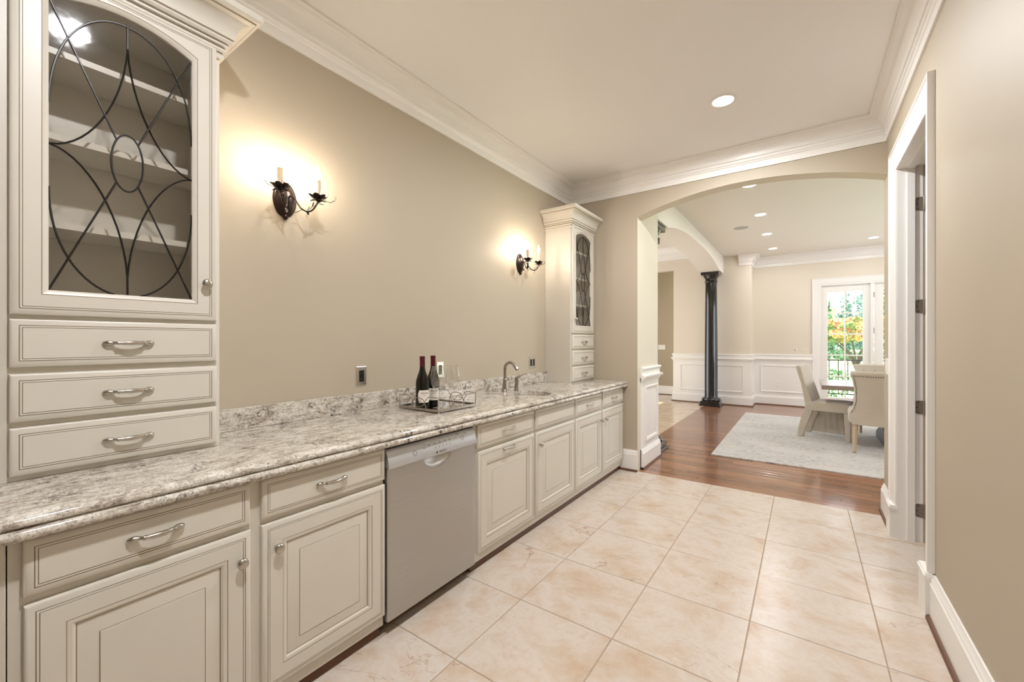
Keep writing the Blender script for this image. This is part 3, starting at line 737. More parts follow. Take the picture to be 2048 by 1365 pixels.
    ck = [(q[0]*1.14, *q[1:]) for q in ck]
    cr = [q[:2] for q in ck]; cm_ = [(ck[(i+1) % len(ck)][2] if len(ck[(i+1) % len(ck)]) > 2 else 0) for i in range(len(ck))]
    path = [(xw, y0), (xf, y0), (xf, min(y1, YA-.004))] if knob_right is False else [(xw, y1), (xf, y1), (xf, y0)]
    side = -1 if not knob_right else 1
    crm = MB().sweep(path, cr, side, pm=cm_)
    crm.build('crown', CAB, t, smooth=25)
    MB().box(xw, xf-.001, y0+.001, y1-.001, 2.47, 2.60).build('top_block', 'cabinet_paint', t)
    return t
TL = tower('large tall cream cabinet with leaded arched glass door, standing above the filler panel', -1.90, .105, .681, .146, .667, True)
TR = tower('tall cream glass cabinet with leaded arched door in the corner against the arch wall', -1.885, 3.672, 4.2095, 3.692, 4.196, False)

# ================================================================== ON THE COUNTER
ty, tx = 1.698, -1.708                                            # near corner of the tray
tr = thing('serving_tray', 'square mirrored serving tray with openwork silver rail on the granite counter', 'tray', (tx-.168, ty+.165, CT))
TWX, TWY = .335, .330; x0, x1, y0, y1 = tx-TWX, tx, ty, ty+TWY
MB().box(x0+.004, x1-.004, y0+.004, y1-.004, .9300, .9340).build('mirror_plate', 'tray_mirror', tr)
MB().sweep([(x0, y0), (x1, y0), (x1, y1), (x0, y1)], [(-.004, .926), (.004, .926), (.004, .940), (-.004, .940)], 1, closed=True).build('rim', 'nickel_warm', tr)
RT = 1.008
for k, (px, py) in enumerate(((x0, y0), (x1, y0), (x1, y1), (x0, y1))):
    MB().box(px-.003, px+.003, py-.003, py+.003, CT+.0004, RT+.003).build('corner_post', 'chrome', tr)
def rail_side(a, b):
    a, b = Vector((*a, 0)), Vector((*b, 0)); d = (b-a); Ln = d.length; d.normalize()
    def q(s, z): v = a + d*s; return (v.x, v.y, z)
    m = MB(); r = .0026
    for s0, s1, s2 in ((0, .085, .118), (Ln, Ln-.085, Ln-.118)): m.tube([q(s0, RT), q(s1, RT), q(s2, .975), q(s1+(s2-s1)*.5, .938)], r, 6)
    mid = Ln/2; hw2 = mid-.116
    for s in (-1, 1): m.tube([q(mid + hw2*math.cos(t)*1.0, .972 + s*.026*math.sin(t)) for t in [PI*k/14 for k in range(15)]], r, 6)
    m.build('openwork_rail', 'nickel_warm', tr)
rail_side((x0, y0), (x1, y0)); rail_side((x1, y0), (x1, y1)); rail_side((x1, y1), (x0, y1)); rail_side((x0, y1), (x0, y0))
def bottle(label, x, y, face):
    zb = .9345; t = thing('wine_bottle', label, 'bottle', (x, y, zb))
    R = .0400
    prof = [(.001, .004), (.030, 0), (.038, .002), (R, .008), (R, .125), (.0395, .145), (.0370, .165), (.0310, .187), (.0240, .206), (.0185, .222), (.0160, .240), (.0150, .262), (.0150, .288), (.001, .289)]
    MB().lathe(prof, (0, 0, 0), 32).build('body', 'bottle_glass', t, smooth=60, local=True)
    MB().lathe([(.0156, .246), (.0160, .248), (.0158, .287), (.0165, .288), (.0168, .300), (.0160, .308), (.010, .3095), (.001, .3095)], (0, 0, 0), 24).build('foil_capsule', 'foil', t, smooth=50, local=True)
    def cyl(a, z, r=R+.0006): return (r*math.cos(face+a), r*math.sin(face+a), z)
    lb = MB(); n = 20; A = 1.02
    top, bot = [], []
    for k in range(n+1):
        a = -A + 2*A*k/n; u = max(0, (abs(a)-A*.80)/(A*.20)); top.append(cyl(a, .106-.020*u)); bot.append(cyl(a, .032+.018*u))
    lb.loops([bot, top], 0, False); l_ = lb.build('paper_label', 'label_paper', t, local=True, recalc=False)
    v, f_ = text_geo('MEIOMI', .0135)
    MB().add([cyl(a_/R*1.0, .088+b_, R+.0012) for a_, b_, c_ in v], f_).build('label_lettering', 'ink', l_, smooth=0, local=True, recalc=False)
    ln = MB()
    for zz, h_ in ((.077, .35), (.071, .25)): ln.loops([[cyl(-h_+2*h_*k/8, z, R+.0011) for k in range(9)] for z in (zz, zz+.0009)], 0, False)
    ln.build('label_line', 'ink', l_, smooth=0, local=True, recalc=False)
    return t
view = math.atan2(-1.70, 1.85)
bottle('dark wine bottle with red foil, its cream label in full view, on the tray', -1.893, 1.746, view+.35)
bottle('dark wine bottle with red foil standing directly behind a wine glass', -1.922, 1.863, view+.10)
def wineglass(label, x, y):
    zb = .9342
    pr = [(.033, .0), (.034, .0015), (.020, .004), (.006, .008), (.0040, .015), (.0036, .060), (.0042, .092), (.010, .103), (.026, .116), (.038, .135), (.0445, .160), (.0440, .190), (.0385, .225), (.0335, .250), (.0325, .2505), (.0375, .224), (.0430, .190), (.0434, .160), (.037, .1365), (.025, .1178), (.009, .1065), (.001, .105)]
    return MB().lathe(pr, (0, 0, 0), 28).build('wine_glass', 'clear_glass', smooth=60, label=label, cat='glass', group='wine glasses on the tray')
for (x, y), lb_ in (((-1.800, 1.785), 'clear stemmed wine glass standing in front of the wine bottles on the tray'), ((-1.780, 1.894), 'clear stemmed wine glass with no bottle behind it on the tray')):
    w_ = wineglass(lb_, x, y); w_.location = (x, y, .9342)

# ================================================================== WALL PLATES
def plate(label, cat, wall, a, z, w, h, face, kind, metal, box=0):
    # face: 'x+' (left wall), 'x-' (right wall), 'y-' (far walls)
    F = {'x+': ((wall, a-w/2, z-h/2), (0, 1, 0), e_z, (1, 0, 0)), 'x-': ((wall, a+w/2, z-h/2), (0, -1, 0), e_z, (-1, 0, 0)), 'y-': ((a-w/2, wall, z-h/2), (1, 0, 0), e_z, (0, -1, 0))}[face]
    O, ea, eb, en = [Vector(q) for q in F]
    t = thing('light_switch' if kind in ('rocker', 'rocker2', 'tworocker') else 'power_outlet', label, cat, O + ea*w/2 + eb*h/2)
    if box:
        MB().panel((O + ea*.006 + eb*.006, ea, eb, en), w-.012, h-.012, [(0, 0), (0, box)]).build('mounting_box', metal, t, smooth=0); O = O + en*box
    MB().panel((O, ea, eb, en), w, h, [(0, 0), (0, .003), (.004, .0055)]).build('cover_plate', metal, t, smooth=0)
    def sub(a0, b0, w_, h_, nm, m_, d0=.0045, d1=.0072):
        return MB().panel((O + ea*a0 + eb*b0, ea, eb, en), w_, h_, [(0, d0), (0, d1-.001), (.001, d1)]).build(nm, m_, t, smooth=0)
    def screw(b0, a0=None): MB().panel((O + ea*((a0 or w/2)-.002) + eb*(b0-.002), ea, eb, en), .004, .004, [(0, .005), (0, .0062)]).build('screw', 'hinge_metal', t, smooth=0)
    if kind == 'decora':
        s = sub(w/2-.0165, h/2-.0335, .033, .067, 'receptacle', 'black_plastic')
        for b0 in (.019, -.019):
            for da in (-.006, .006): MB().panel((O + ea*(w/2+da-.001) + eb*(h/2+b0-.004), ea, eb, en), .002, .008, [(0, .007), (0, .0075)]).build('slot', 'hinge_metal', s, smooth=0)
    elif kind == 'rocker2':
        for ca in (w*.29, w*.71): sub(ca-.016, h/2-.033, .032, .066, 'rocker', 'black_plastic')
    elif kind == 'tworocker':
        for ca in (w*.3, w*.7): sub(ca-.016, h/2-.033, .032, .066, 'rocker', metal, .0045, .0085)
    elif kind == 'rocker': sub(w/2-.0165, h/2-.033, .033, .066, 'rocker', metal, .0045, .0085)
    elif kind == 'jack':
        sub(w/2-.012, h/2+.010, .016, .016, 'jack', 'black_plastic'); sub(w/2-.010, h/2-.014, .008, .008, 'jack', 'button_grey'); sub(w/2+.006, h/2-.022, .007, .008, 'jack', 'button_grey')
    else:
        for b0 in (.010, -.036): sub(w/2-.014, h/2+b0, .028, .026, 'socket', metal)
    for b0 in (.009, h-.009): screw(b0)
    return t
plate('chrome power outlet with black receptacle on bare taupe wall between glass cabinet and bottles', 'outlet', XL, 1.514, 1.1255, .072, .116, 'x+', 'decora', 'chrome')
plate('chrome power outlet with black receptacle on taupe wall right behind the wine glasses', 'outlet', XL, 2.170, 1.1255, .072, .116, 'x+', 'decora', 'chrome')
plate('double chrome switch plate with two black rockers on taupe wall beside the corner cabinet', 'switch', XL, 3.418, 1.1255, .114, .116, 'x+', 'rocker2', 'chrome')
plate('white switch plate on the narrow taupe wall between door casing and arch', 'switch', XR, 4.095, 1.147, .116, .118, 'x-', 'tworocker', 'white_plastic', .014)
plate('white jack plate with dark sockets on cream wall above the white wainscot', 'outlet', BY, -.165, 1.135, .075, .116, 'y-', 'jack', 'cream_plastic')
plate('cream switch plate on cream wall above wainscot beside the French door casing', 'switch', BY, .005, 1.125, .12, .118, 'y-', 'tworocker', 'cream_plastic')
plate('white power outlet inside the wainscot panel on the far dining wall', 'outlet', BY-.008, -.47, .445, .075, .116, 'y-', 'duplex', 'white_plastic')
plate('white double switch plate on the dark taupe wall at the end of the hall', 'switch', 10.66, -2.93, 1.18, .17, .118, 'y-', 'tworocker', 'white_plastic')

# ================================================================== WALL SCONCES
def sconce(label, yc, zc):
    t = thing('wall_sconce', label, 'sconce', (XL, yc, zc), 0, 'candle sconces on the taupe wall')
    # local: x out of the wall, y along, z up
    rings = []
    for r, x in ((1, 0), (1, .006), (.96, .010), (.86, .011), (.82, .016), (.6, .027), (.3, .034), (.02, .036)):
        rings.append([(x, .058*r*math.cos(a), .090*r*math.sin(a)) for a in [2*PI*k/36 for k in range(36)]])
    MB().loops(rings, 0, True, True, True).build('backplate', 'bronze', t, local=True, smooth=50)
    MB().lathe([(.004, -.105), (.010, -.098), (.013, -.088), (.008, -.078)], (.010, 0, 0), 12).build('finial', 'bronze', t, local=True)
    def leaf(mb, base, dirv, length, width, curl, upv=(0, 0, 1)):
        d = Vector(dirv).normalized(); u = Vector(upv); s = d.cross(u).normalized(); n = s.cross(d).normalized(); b = Vector(base); L_ = []
        for k, wf in ((0, .25), (.25, .8), (.5, 1), (.75, .7), (.9, .45), (1, .06)):
            c = b + d*(length*k) + n*(curl*k*k); w_ = width*wf/2; cup = n*(w_*.35)
            L_.append([c - s*w_ + cup, c, c + s*w_ + cup])
        mb.loops(L_, 0, False)
    AX = .150
    for s in (-1, 1):
        yo = s*.092
        path = [(.030, s*.006, .010)]
        for k in range(1, 15):
            u = k/14; path.append((.030 + (AX-.030)*(1-(1-u)**1.6), s*.006 + (yo-s*.006)*u**1.1, .010 + .022*math.sin(min(1, u*3)*PI)*(1-u) - .026*u - .074*math.sin(PI*u**1.25)*.85))
        path += [(AX, yo, -.016), (AX, yo, -.006)]
        ar = MB().tube(path, .0042, 8).build('arm', 'bronze', t, local=True, smooth=60)
        # vine twigs with small leaves
        tw = MB()
        m1 = Vector(path[8]); m2 = Vector((AX, yo, -.014))
        tw.tube([m1, (m1+m2)/2 + Vector((.008, -s*.006, -.004)), m2 + Vector((.006, s*.012, .002))], .0016, 5)
        tw.tube([m1, m1 + Vector((-.03, -s*.012, .012)), m1 + Vector((-.055, -s*.018, .004))], .0015, 5)
        tip = m2 + Vector((.020, s*.085, .036))
        tw.tube([m2, m2 + Vector((.010, s*.030, .010)), m2 + Vector((.016, s*.058, .008)), tip - Vector((.001, s*.003, .012))], .0016, 5)
        tip2 = m2 + Vector((.055, s*.02, .030)); tw.tube([m2, m2 + Vector((.03, s*.008, .004)), tip2 - Vector((0, 0, .01))], .0015, 5)
        tw.build('twig', 'bronze', ar, local=True, smooth=60)
        for bs, dv, ln_ in ((m1 + Vector((0, 0, .004)), (.3, s*.5, .75), .030), (m1 + Vector((-.05, -s*.016, .004)), (-.3, -s*.7, -.5), .024), ((m1+m2)/2, (.4, s*.3, .9), .026), (m2 + Vector((.01, s*.03, .01)), (.2, s*.6, .8), .022), (m2 + Vector((0, s*.004, -.01)), (.5, s*.9, -.2), .026), (m1, (.2, s*.2, -1), .02)):
            lf = MB(); leaf(lf, bs, dv, ln_, .014, .004, (1, 0, 0) if abs(Vector(dv).normalized().z) > .9 else (0, 0, 1)); lf.build('vine_leaf', 'bronze', ar, local=True, smooth=60)
        for tp in (tip, tip2, m1 + Vector((.004, -s*.004, -.022))): MB().lathe([(.0005, -.011), (.0055, -.004), (.0050, .004), (.0005, .014)], tuple(tp), 8).build('crystal_drop', 'crystal', ar, local=True, smooth=0)
        cup = MB(); cup.lathe([(.004, -.012), (.014, -.006), (.018, .002), (.015, .002), (.004, -.004)], (AX, yo, 0), 14)
        for k in range(6): a = 2*PI*k/6 + .3; leaf(cup, (AX + .010*math.cos(a), yo + .010*math.sin(a), -.004), (math.cos(a), math.sin(a), .42), .042, .036, .006)
        for k in range(5): a = 2*PI*k/5; leaf(cup, (AX + .006*math.cos(a), yo + .006*math.sin(a), -.008), (math.cos(a), math.sin(a), .12), .032, .022, -.006)
        cup.build('petal_cup', 'bronze', t, local=True, smooth=60)
        cn = MB(); rr_ = random.Random(3); L_ = []
        for z in (-.003, .030, .060, .080, .092, .096):
            L_.append([(AX + (.0112 + (0 if z < .04 else .0032*abs(math.sin(a*3.5)))*1)*math.cos(a), yo + (.0112 + (0 if z < .04 else .0032*abs(math.sin(a*3.5))))*math.sin(a), z) for a in [2*PI*k/20 for k in range(20)]])
        cn.loops(L_, 0, True, True, True); cs = cn.build('candle_sleeve', 'candle', t, local=True, smooth=60)
        MB().lathe([(.006, .095), (.0085, .101), (.0120, .113), (.0122, .123), (.0090, .141), (.0045, .157), (.0012, .167), (.0002, .169)], (AX, yo, 0), 14).build('bulb', 'bulb_glow', cs, local=True, smooth=60)
    return t
s1 = sconce('bronze two-candle wall sconce with leaf cups on open wall near the large glass cabinet', 1.066, 2.055)
s2 = copy_tree(s1); s2.location = (XL, 3.205, 2.055); s2['label'] = 'bronze two-candle wall sconce with leaf cups close to the corner glass cabinet'

# ================================================================== CEILING FITTINGS
def downlight(label, x, y, zc, w=DOWN, r=.075, name='recessed_lamp_light'):
    t = thing('recessed_light', label, 'light', (x, y, zc), 0, 'recessed ceiling lights')
    MB().lathe([(r*1.16, 0), (r*1.16, -.003), (r*1.10, -.006), (r*.92, -.007), (r*.90, -.002), (r*.90, 0)], (x, y, zc), 28, cap=False).build('trim_ring', 'white_plastic', t, smooth=40)
    MB().lathe([(r*.90, -.0025), (r*.5, -.0032), (.001, -.0035), (.001, -.0005), (r*.90, -.0005)], (x, y, zc), 24, cap=False).build('lens', 'lamp_lens', t, smooth=40)
    l = light(name, 'AREA', (x, y, zc-.012), (0, 0, 0), w, WARM, shape='DISK', size=.12, spread=math.radians(179))
    return t
downlight('round white recessed ceiling light above the tiled pantry floor', -.477, 3.284, ZC)
downlight('round white recessed ceiling light near the large glass cabinet', -.50, .46, ZC, name='recessed_lamp_light_offscreen')   # its glare shows in the cabinet glass
k_ = (ZD-CAM_H)/(3.048-CAM_H)
for x, y, lb_ in ((-.502, 5.225, 'recessed ceiling light of the dining room nearest the arch wall'), (-.494, 6.53, 'second recessed dining room ceiling light from the arch wall, near the speaker'),
                  (-.496, 7.778, 'third recessed dining room ceiling light from the arch wall, just past the speaker'), (-.485, 9.057, 'recessed dining room ceiling light closest to the far crown moulding, on the column side')):
    downlight(lb_, x*k_, y*k_, ZD, w=4.5)
downlight('recessed dining room ceiling light in front of the French doors', .925*k_, 9.052*k_, ZD, w=4.5)
sp = thing('ceiling_speaker', 'round grey in-ceiling speaker in the dining room ceiling', 'speaker', (-.791*k_, 7.139*k_, ZD))
MB().lathe([(.118, 0), (.118, -.003), (.108, -.005), (.106, -.002)], (-.791*k_, 7.139*k_, ZD), 32, cap=False).build('trim_ring', 'white_plastic', sp)
MB().lathe([(.107, -.001), (.107, -.003), (.001, -.006)], (-.791*k_, 7.139*k_, ZD), 32, cap=False).build('grille', 'speaker_grille', sp)
ln_ = thing('ceiling_lantern', 'black-framed square glass lantern on the hall ceiling behind the beam', 'lamp', (-2.62, 8.45, ZH))
lf_ = MB()
for sx in (-1, 1):
    for sy in (-1, 1): lf_.box(-2.62+sx*.19-.01, -2.62+sx*.19+.01, 8.45+sy*.19-.01, 8.45+sy*.19+.01, ZH-.10, ZH)
for z in (ZH-.10, ZH-.02):
    for s in (-1, 1): lf_.box(-2.82, -2.42, 8.45+s*.19-.01, 8.45+s*.19+.01, z-.01, z+.014); lf_.box(-2.62+s*.19-.01, -2.62+s*.19+.01, 8.26, 8.64, z-.01, z+.014)
lf_.build('frame', 'rail_black', ln_); MB().box(-2.80, -2.44, 8.27, 8.63, ZH-.095, ZH-.09).build('glass', 'white_plastic', ln_)

# ================================================================== DINING ROOM
def column(label, x, y):
    t = thing('column', label, 'column', (x, y, 0), 0, 'black columns under the beam')
    pm = MB().box(-.200, .200, -.200, .200, 0, .035); pm.box(-.180, .180, -.180, .180, .035, .095); pm.build('plinth', 'column_black', t, local=True, bevel=.006)
    MB().lathe([(.172, .095), (.182, .110), (.182, .135), (.170, .152), (.150, .160), (.146, .172), (.130, .180), (.125, .200), (.125, .85), (.120, 1.5), (.113, 2.2), (.109, 2.545), (.122, 2.550), (.126, 2.562), (.120, 2.575), (.114, 2.582), (.114, 2.625), (.124, 2.635), (.140, 2.655), (.156, 2.690)], (0, 0, 0), 40).build('shaft', 'column_black', t, local=True, smooth=40)
    MB().box(-.168, .168, -.168, .168, 2.690, 2.754).build('capital_block', 'column_black', t, local=True, bevel=.006)
    return t
column('tall glossy black round column standing before the far wainscot', -1.597, 9.462)
column('glossy black round column hidden behind the white wainscot pier of the arch', -1.592, 5.185)
# rug
rg = MB(); L = []
for i_, z in ((0, .0005), (0, .010), (.006, .013)): L.append([(-.90+i_, 5.325+i_, z), (2.75-i_, 5.325+i_, z), (2.75-i_, 8.80-i_, z), (-.90+i_, 8.80-i_, z)])
rg.loops(L, 0, True, True, True).build('area_rug', 'rug', smooth=0, label='large pale grey mottled area rug on the oak floor beneath the dining table', cat='rug')
RZ = .0132
# table
tb = thing('dining_table', 'rectangular dining table with thick top and grey trestle base on the rug', 'table', (1.30, 7.24, RZ))
MB().box(.175, 2.43, 6.73, 7.75, .705, .762).build('tabletop', 'table_wood', tb, bevel=.005)
for px in (.92, 1.70):
    p_ = MB(); p_.box(px-.06, px+.06, 6.98, 7.50, .64, .705); p_.box(px-.075, px+.075, 7.10, 7.38, .17, .64)
    p_.build('trestle_post', 'table_grey', tb, bevel=.012)
    L = [[(px-.115+c, 6.85+c2, z), (px+.115-c, 6.85+c2, z), (px+.115-c, 7.63-c2, z), (px-.115+c, 7.63-c2, z)] for c, c2, z in ((0, 0, RZ), (0, 0, RZ+.08), (.03, .07, .17))]
    MB().loops(L, 0, True, True, True).build('trestle_foot', 'table_grey', tb, bevel=.004)
MB().box(.98, 1.64, 7.20, 7.28, .30, .38).build('stretcher', 'table_grey', tb, bevel=.004)
MB().box(.55, 2.05, 7.17, 7.31, .66, .705).build('rail', 'table_grey', tb)
# slipcovered side chair (faces +x locally)
c1 = thing('slipcovered_chair', 'linen slipcovered dining chair at the head of the table, side view', 'chair', (.255, 7.205, RZ), math.radians(-13))
W2 = .235
def slab(pts, w2, n=7, bulge=.012):           # outline in x-z, rounded slightly towards both sides
    L = []
    for k in range(n):
        u = -1 + 2*k/(n-1); ins = .014*(abs(u)**6); L_ = []
        cx = sum(p[0] for p in pts)/len(pts); cz = sum(p[1] for p in pts)/len(pts)
        for x, z in pts:
            d = Vector((cx-x, cz-z)); 
            if d.length > 0: d = d.normalized()*ins
            L_.append((x+d.x, u*w2, z+d.y))
        L.append(L_)
    return MB().loops(L, 0, True, True, True)
back = [(-.205, .44), (-.225, .55), (-.262, .72), (-.305, .90), (-.322, .965), (-.312, .987), (-.290, .994), (-.268, .985), (-.255, .95), (-.215, .80), (-.165, .62), (-.130, .50), (-.125, .44)]
slab(back, W2).build('backrest', 'linen_slip', c1, local=True, smooth=45, bevel=.006)
seat = [(-.20, .370), (-.20, .470), (-.14, .492), (0, .500), (.18, .500), (.265, .492), (.282, .470), (.282, .370)]
slab(seat, W2+.008).build('seat', 'linen_slip', c1, local=True, smooth=45, bevel=.006)
for s in (-1, 1):
    yy = s*(W2-.028)
    L = [[(x0_, yy-w_, z), (x1_, yy-w_, z), (x1_, yy+w_, z), (x0_, yy+w_, z)] for x0_, x1_, z, w_ in ((-.300, -.235, 0, .024), (-.288, -.205, .12, .026), (-.250, -.150, .28, .030), (-.212, -.115, .40, .030), (-.205, -.125, .46, .03))]
    MB().loops(L, 0, True, True, True).build('leg', 'linen_slip', c1, local=True, smooth=60, bevel=.006)
    L = [[(x0_, yy-.024, z), (x1_, yy-.024, z), (x1_, yy+.024, z), (x0_, yy+.024, z)] for x0_, x1_, z in ((.232, .282, 0), (.226, .284, .20), (.215, .284, .38))]
    MB().loops(L, 0, True, True, True).build('leg', 'linen_slip', c1, local=True, smooth=60, bevel=.006)
# gathered skirt cloth on the far side
L = []
for z in (.02, .12, .25, .38):
    L.append([(-.27 + .52*k/24 + .0, W2-.045 + .004*math.sin(k*1.9+z*8), z) for k in range(25)] + [(-.27 + .52*k/24, W2-.039 + .004*math.sin(k*1.9+z*8), z) for k in reversed(range(25))])
MB().loops(L, 0, True, True, True).build('skirt', 'linen_slip', c1, local=True, smooth=60)
# nailhead chair (faces +y locally: seen from behind)
def nail_chair(label, loc, rz):
    t = thing('nailhead_chair', label, 'chair', loc, rz)
    NT, NS_ = 14, 14
    def half(u):    # half width over height fraction
        pts = [(0, .225), (.12, .262), (.22, .255), (.34, .222), (.5, .205), (.7, .208), (.85, .222), (1, .240)]
        for (a, b), (c, d) in zip(pts[:-1], pts[1:]):
            if a <= u <= c: q = (u-a)/(c-a); q = q*q*(3-2*q); return b + (d-b)*q
    def pt(s_, u, off):
        z = .330 + .600*u; lean = -.20 - .085*max(0, u-.2)/.8; w = half(u)
        return (s_*w, lean + .040*s_*s_ + off, z)
    outline = [(s_, 0) for s_ in [-1 + 2*k/NS_ for k in range(NS_)]] + [(1, u) for u in [k/NT for k in range(NT)]] + [(1 - 2*k/NS_, 1) for k in range(NS_)] + [(-1, 1-k/NT) for k in range(NT)]
    def grid(off, shr=1.0):
        return [[pt((-1 + 2*i/NS_)*shr, j/NT, off) for i in range(NS_+1)] for j in range(NT+1)]
    m = MB(); A, B = grid(-.035), grid(.035)
    m.loops(A, 0, False); m.loops(B, 0, False)
    per = lambda G: G[0] + [r[-1] for r in G[1:]] + G[-1][::-1][1:] + [r[0] for r in G[::-1][1:-1]]
    midr = [(p[0]*1.025, (p[1]+q[1])/2, (p[2]+q[2])/2) for p, q in zip(per(A), per(B))]
    m.loops([per(A), midr, per(B)], 0, True)
    m.build('backrest', 'linen_beige', t, local=True, smooth=60)
    rt = MB().tube([(x, y_-.005, z+.004) for x, y_, z in [pt(-1 + 2*k/16, 1, 0) for k in range(17)]], .033, 12).build('top_roll', 'linen_beige', t, local=True, smooth=60)
    nl = MB()
    for k in range(22):
        for s_ in (-.93, .93): nl.lathe([(.0062, .002), (.0045, -.004), (.0005, -.006)], pt(s_, .24 + .72*k/21, -.036), 6, 0, 'Y')
    for k in range(1, 20): nl.lathe([(.0062, .002), (.0045, -.004), (.0005, -.006)], pt(-.93 + 1.86*k/20, .96, -.036), 6, 0, 'Y')
    nl.build('nailheads', 'nailhead', t, local=True, kind='stuff')
    for r_ in range(3):
        for k in range(3): MB().lathe([(.012, -.003), (.011, .004), (.006, .007), (.001, .008)], pt((-.55 + .55*k)*(1 if r_ % 2 == 0 else .8), .92 - .17*r_, .034), 10, 0, 'Y').build('tuft_button', 'linen_beige', t, local=True)
    L_ = []
    for z, e in ((.335, .94), (.345, .985), (.40, 1.0), (.46, 1.0), (.490, .97), (.505, .90)):
        L_.append([(.268*e*math.copysign(abs(math.cos(a))**.45, math.cos(a)), .045 + .255*e*math.copysign(abs(math.sin(a))**.45, math.sin(a)), z) for a in [2*PI*k/32 for k in range(32)]])
    MB().loops(L_, 0, True, True, True).build('seat', 'linen_beige', t, local=True, smooth=60)
    for sx in (-1, 1):
        MB().tube([(sx*.195, -.155, .36), (sx*.200, -.175, .22), (sx*.205, -.205, .10), (sx*.212, -.240, .006)], [.028, .026, .022, .017], 10).build('leg', 'leg_wood', t, local=True, smooth=50)
        MB().tube([(sx*.205, .235, .36), (sx*.205, .240, .18), (sx*.205, .242, .003)], [.026, .022, .016], 10).build('leg', 'leg_wood', t, local=True, smooth=50)
    return t
nail_chair('beige upholstered nailhead chair seen from behind, on the pantry side of the table', (.700, 6.575, RZ), math.radians(-3))
nail_chair('beige tufted chair on the French door side of the table, facing the pantry', (.86, 8.02, RZ), math.radians(180))

# ================================================================== OUTDOORS
GZ = -.60
MB().add([(-60, 10.6, GZ), (120, 10.6, GZ), (120, 130, GZ), (-60, 130, GZ)], [(0, 1, 2, 3)]).build('lawn', 'lawn', kind='structure')
struct(MB().box(-.6, 5.2, BY+.15, 12.75, -.14, -.03), 'floor_balcony', 'deck')
RY = 12.6
rl = thing('balcony_railing', 'black metal balcony railing outside the French doors', 'railing', (2.2, RY, -.03))
MB().box(-.5, 5.1, RY-.02, RY+.02, .865, .895).build('top_rail', 'rail_black', rl); MB().box(-.5, 5.1, RY-.015, RY+.015, .06, .085).build('bottom_rail', 'rail_black', rl)
bm_ = MB().box(-.009, .009, -.009, .009, 0, .81); me_ = bpy.data.meshes.new('baluster'); me_.from_pydata(bm_.v, [], bm_.f); me_.materials.append(MATS['rail_black'])
for k in range(31): inst(me_, 'baluster', rl, (-.40 + k*.175, RY, .060))
for x in (-.48, 2.3, 5.08): MB().box(x-.02, x+.02, RY-.02, RY+.02, -.03, .88).build('post', 'rail_black', rl)
def leaves(rg_, blobs, n, size):
    v, f = [], []
    tot = sum(b[3]*b[4]*b[5] for b in blobs)
    for (cx, cy, cz, rx, ry, rz) in blobs:
        for _ in range(int(n*rx*ry*rz/tot)):
            while 1:
                p = Vector((rg_.uniform(-1, 1), rg_.uniform(-1, 1), rg_.uniform(-1, 1)))
                if .25 < p.length < 1: break
            c = Vector((cx + p.x*rx, cy + p.y*ry, cz + p.z*rz)); a = Vector((rg_.gauss(0, 1), rg_.gauss(0, 1), rg_.gauss(0, .6))).normalized()
            b = a.orthogonal().normalized(); b = (Matrix.Rotation(rg_.uniform(0, 6.28), 3, a) @ b); s = size*rg_.uniform(.6, 1.4); q = a.cross(b)
            i = len(v); v += [c - b*s, c + q*s*.55, c + b*s, c - q*s*.55]; f.append((i, i+1, i+2, i+3))
    return v, f
def tree(label, name, x, y, h, blobs, m, n, size, trunk, seed, group=None, cat='tree'):
    r = random.Random(seed); t = thing(name, label, cat, (x, y, GZ), 0, group)
    tk = MB()
    for pts, r0, r1 in trunk: tk.tube(pts, [r0 + (r1-r0)*k/(len(pts)-1) for k in range(len(pts))], 7)
    tk.build('trunk', 'bark', t, local=True, smooth=60)
    v, f = leaves(r, blobs, n, size)
    MB().add(v, f).build('foliage', m, t, local=True, smooth=0, recalc=False, kind='stuff')
    return t
def at(u, d):  # ground position in direction of pixel column u at depth d
    k = (u-1024)/832; return (d*(-.5757+k*.8177), d*(.8177+k*.5757))
mx_, my_ = at(1712, 34)
r = random.Random(5); bl = []
for k in range(34):
    a = r.uniform(0, 6.28); q = r.uniform(0, 1)**.5; bl.append((3.4*q*math.cos(a), 2.6*q*math.sin(a), 2.75 + r.uniform(-.75, 1.35)*(1.15-q*.6), r.uniform(.6, 1.1), r.uniform(.6, 1.0), r.uniform(.26, .42)))
tr_ = []
for k in range(9):
    a = 6.28*k/9 + .3; tr_.append(([(.10*math.cos(a), .10*math.sin(a), 0), (.5*math.cos(a), .4*math.sin(a), .9), (1.5*math.cos(a), 1.2*math.sin(a), 2.0), (2.4*math.cos(a), 1.9*math.sin(a), 2.6)], .10, .03))
tree('spreading multi-stemmed maple with orange and green autumn leaves on the lawn', 'maple_tree', mx_, my_, 4, bl, 'leaf_maple', 11000, .13, tr_, 1)
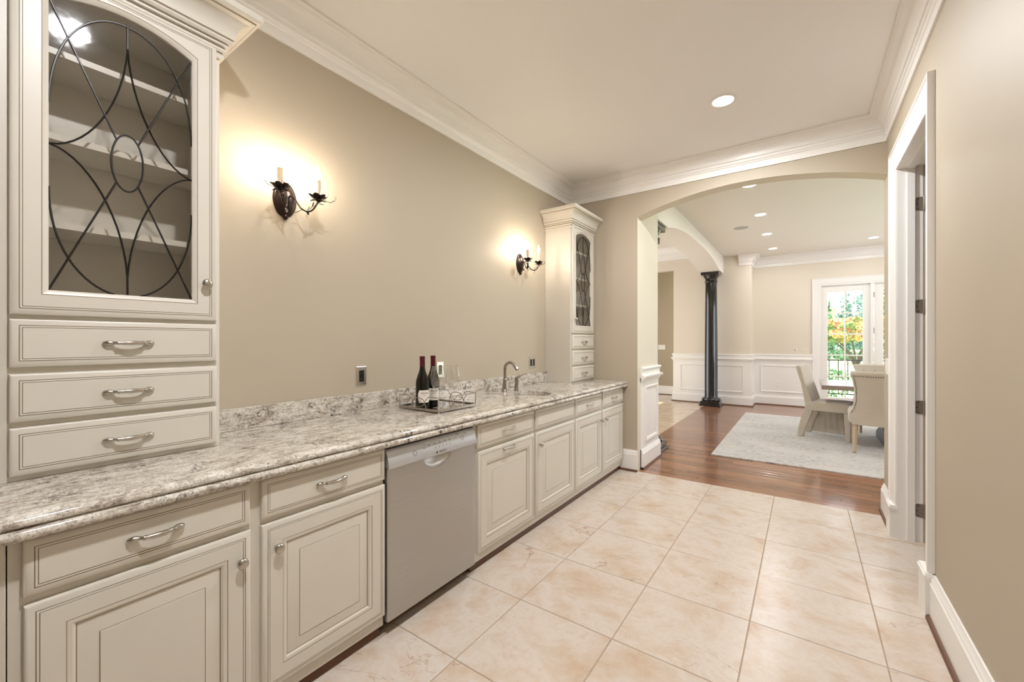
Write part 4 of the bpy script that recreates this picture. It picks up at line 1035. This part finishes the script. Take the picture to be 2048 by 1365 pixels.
def conifer(label, u, d, h, w, m, seed, n=1500):
    x, y = at(u, d); b = []
    for k in range(14): q = k/13; b.append((r.uniform(-.2, .2)*w, 0, h*(.12 + .86*q), w*(1-q*.90)*r.uniform(.7, 1.1), w*(1-q*.90), h*.035))
    tree(label, 'evergreen_tree', x, y, h, b, m, n, .22, [([(0, 0, 0), (0, 0, h*.5), (0, 0, h*.97)], .16, .03)], seed, 'trees behind the maple')
conifer('slim dark green evergreen, shortest of the conifers behind the maple', 1657, 46, 6.4, 1.1, 'leaf_green', 11)
conifer('blue-green evergreen tree rising behind the middle of the maple crown', 1692, 56, 9.2, 1.9, 'leaf_blue', 12, 1700)
conifer('tall blue-green evergreen tree, paler than its dark neighbour, by the French door side', 1727, 64, 12.2, 2.4, 'leaf_blue', 13, 2000)
conifer('tall dark evergreen tree seen through the glass of the French door', 1770, 52, 11.0, 2.0, 'leaf_green', 15, 2000)
x_, y_ = at(1674, 78)
tree('pale yellow autumn tree far behind the evergreens', 'autumn_tree', x_, y_, 9, [(0, 0, 6, 2.2, 2.2, 2.4), (1.5, 0, 4.5, 1.6, 1.6, 1.4)], 'leaf_yellow', 1400, .2, [([(0, 0, 0), (.1, 0, 4), (.2, 0, 7)], .2, .05)], 14)
for k in range(4):
    x_, y_ = at(1640 + k*48, 41)
    tree('low dark green hedge bush along the far edge of the lawn', 'hedge_bush', x_, y_, 1, [(0, 0, .55, .95, .8, .55)], 'leaf_green', 800, .11, [([(0, 0, 0), (0, 0, .7)], .06, .03)], 30+k, 'hedge bushes behind the maple', 'bush')
for k, (u, d, hh) in enumerate(((1662, 12.6, 1.08), (1684, 13.4, 1.02), (1714, 12.8, .90))):
    x_, y_ = at(u, d)
    tree('low leafy green shrub just beyond the balcony railing', 'garden_shrub', x_, y_, 1, [(0, 0, hh*.80, .20, .20, hh*.20), (0, 0, hh*.35, .16, .16, hh*.2)], 'leaf_shrub', 130, .05, [([(0, 0, 0), (.03, 0, hh*.8)], .015, .006)], 50+k, 'shrubs beyond the railing', 'shrub')
